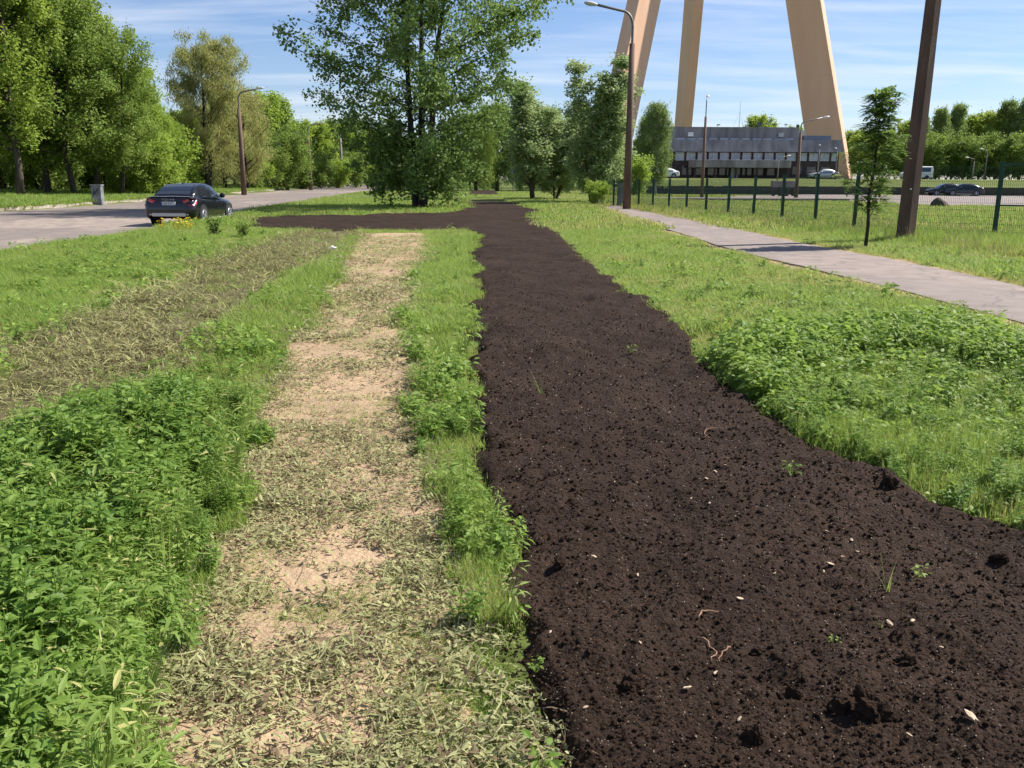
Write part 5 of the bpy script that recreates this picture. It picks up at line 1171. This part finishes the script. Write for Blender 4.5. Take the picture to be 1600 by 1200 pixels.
for i, (px, py, r) in enumerate(chips):
    x, y = G(px, py, .06); o = obj('wood_chip', cm[i % 3], None, (x, y, soil_z(x, y) + r * .5 + .006)); o.scale = (r * .9, r * .62, r * .7); o.rotation_euler = (.3 * math.sin(i), .3 * math.cos(i * 2), i * 1.9)
    big = {0: 'largest pale chip in the middle right of the bed', 6: 'pale heart shaped chip at the lower right of the bed'}
    tag(o, big.get(i, 'small pale chip lying on the dark topsoil'), 'chip', 'pale chips on the topsoil')
# seedlings on the soil
def seedling(name, px, py, me_, s, label):
    x, y = G(px, py, .06); o = obj(name, me_, None, (x, y, soil_z(x, y) - .005)); o.scale = (s, s, s); o.rotation_euler = (0, 0, px * .01); tag(o, label, 'seedling', 'seedlings on the topsoil')
for k, (px, py, s, lab) in enumerate([(1235, 748, .75, 'leafy seedling near the right edge of the bed'), (1437, 903, .55, 'leafy seedling left of the right frame edge, low on the bed'), (985, 556, .8, 'leafy seedling far up in the middle of the bed'), (845, 1190, 1.0, 'leafy weed at the bottom left rim of the bed'), (838, 1045, .45, 'small sprout at the left rim, lower part of the bed'), (1303, 1003, .3, 'tiny sprout left of the lower right clods')]):
    seedling('seedling', px, py, WEEDV[k % 5], s, lab)
gb = pymesh('grass_sprout', *strip_blades(np.random.default_rng(5), 5, .012, .16, .006, .3), G_GRASS)
seedling('grass_sprout', 1385, 925, gb, 1.0, 'upright green grass blade on the right part of the bed'); seedling('grass_sprout', 846, 612, gb, 1.1, 'bluish green grass sprout in the upper left of the bed'); seedling('grass_sprout', 1376, 982, gb, .4, 'short pale grass sprig below the upright blade')
# litter, flowers and shrubs on the left meadow
x, y = G(519, 389, .1); lt = MB().add([(-.10, -.05, .0), (.02, -.06, .05), (.12, -.03, .02), (.11, .06, .05), (-.02, .05, .09), (-.11, .06, .03), (-.10, -.05, -.02), (.12, -.03, -.01), (.11, .06, .01), (-.11, .06, .0)], [(0, 1, 4, 5), (1, 2, 3, 4), (0, 6, 7, 2, 1), (5, 4, 3, 8, 9)]).build('paper_scrap', M_WHITE, None); lt.location = (x, y, .11); lt.scale = (.8, .8, .7)
tag(lt, 'white crumpled paper scrap on the grass between the tracks', 'litter')
M_YEL = plain('yellow_petals', (0.85, 0.62, 0.02), .6)
def flowers(px, py, n, spread, label):
    x, y = G(px, py); rg = np.random.default_rng(int(px)); o = empty('flower_clump', (x, y, 0)); tag(o, label, 'flowers', 'yellow flower clumps by the road')
    V, F = strip_blades(rg, 14, spread, .26, .02, .3); obj('foliage', pymesh('foliage', V, F, G_WEED), o)
    for k in range(n * 2):
        m = MB(); q = rg.normal(0, spread * .75, 2); h = rg.uniform(.16, .42); c = np.array([q[0], q[1], h]); rr = rg.uniform(.028, .05)
        for j in range(5):
            a = j * 1.2566 + rg.uniform(0, 1); d = np.array([math.cos(a), math.sin(a), rg.uniform(.2, .9)]) * rr; sd = np.array([-d[1], d[0], 0]) * .45
            m.add([c, c + d * .6 + sd, c + d * 1.2, c + d * .6 - sd], [(0, 1, 2, 3)])
        m.tube([(q[0] * .6, q[1] * .6, 0), (q[0], q[1], h)], .004, 3, caps=False)
        m.build('flower', M_YEL, o)
flowers(251, 363, 7, .13, 'smaller clump of yellow flowers below the left of the car'); flowers(284, 362, 17, .22, 'larger clump of yellow flowers below the middle of the car')
LS = tree_meshes(101, .75, .55, .05, 22, .02, G_WEED, M_BARK, 700, .10, .5, .05, up=.8, curve=.2, shape='round', n_tw=4, trunks=4, spread=.2)
x, y = G(337, 370); tree('low_shrub', LS, x, y, 'dark green low bush right of the yellow flowers', 'shrub', 'low bushes by the road', s=.62)
x, y = G(383, 372); tree('low_shrub', LS, x, y, 'smaller dark green bush next to the left end of the topsoil', 'shrub', 'low bushes by the road', rz=2, s=.5)
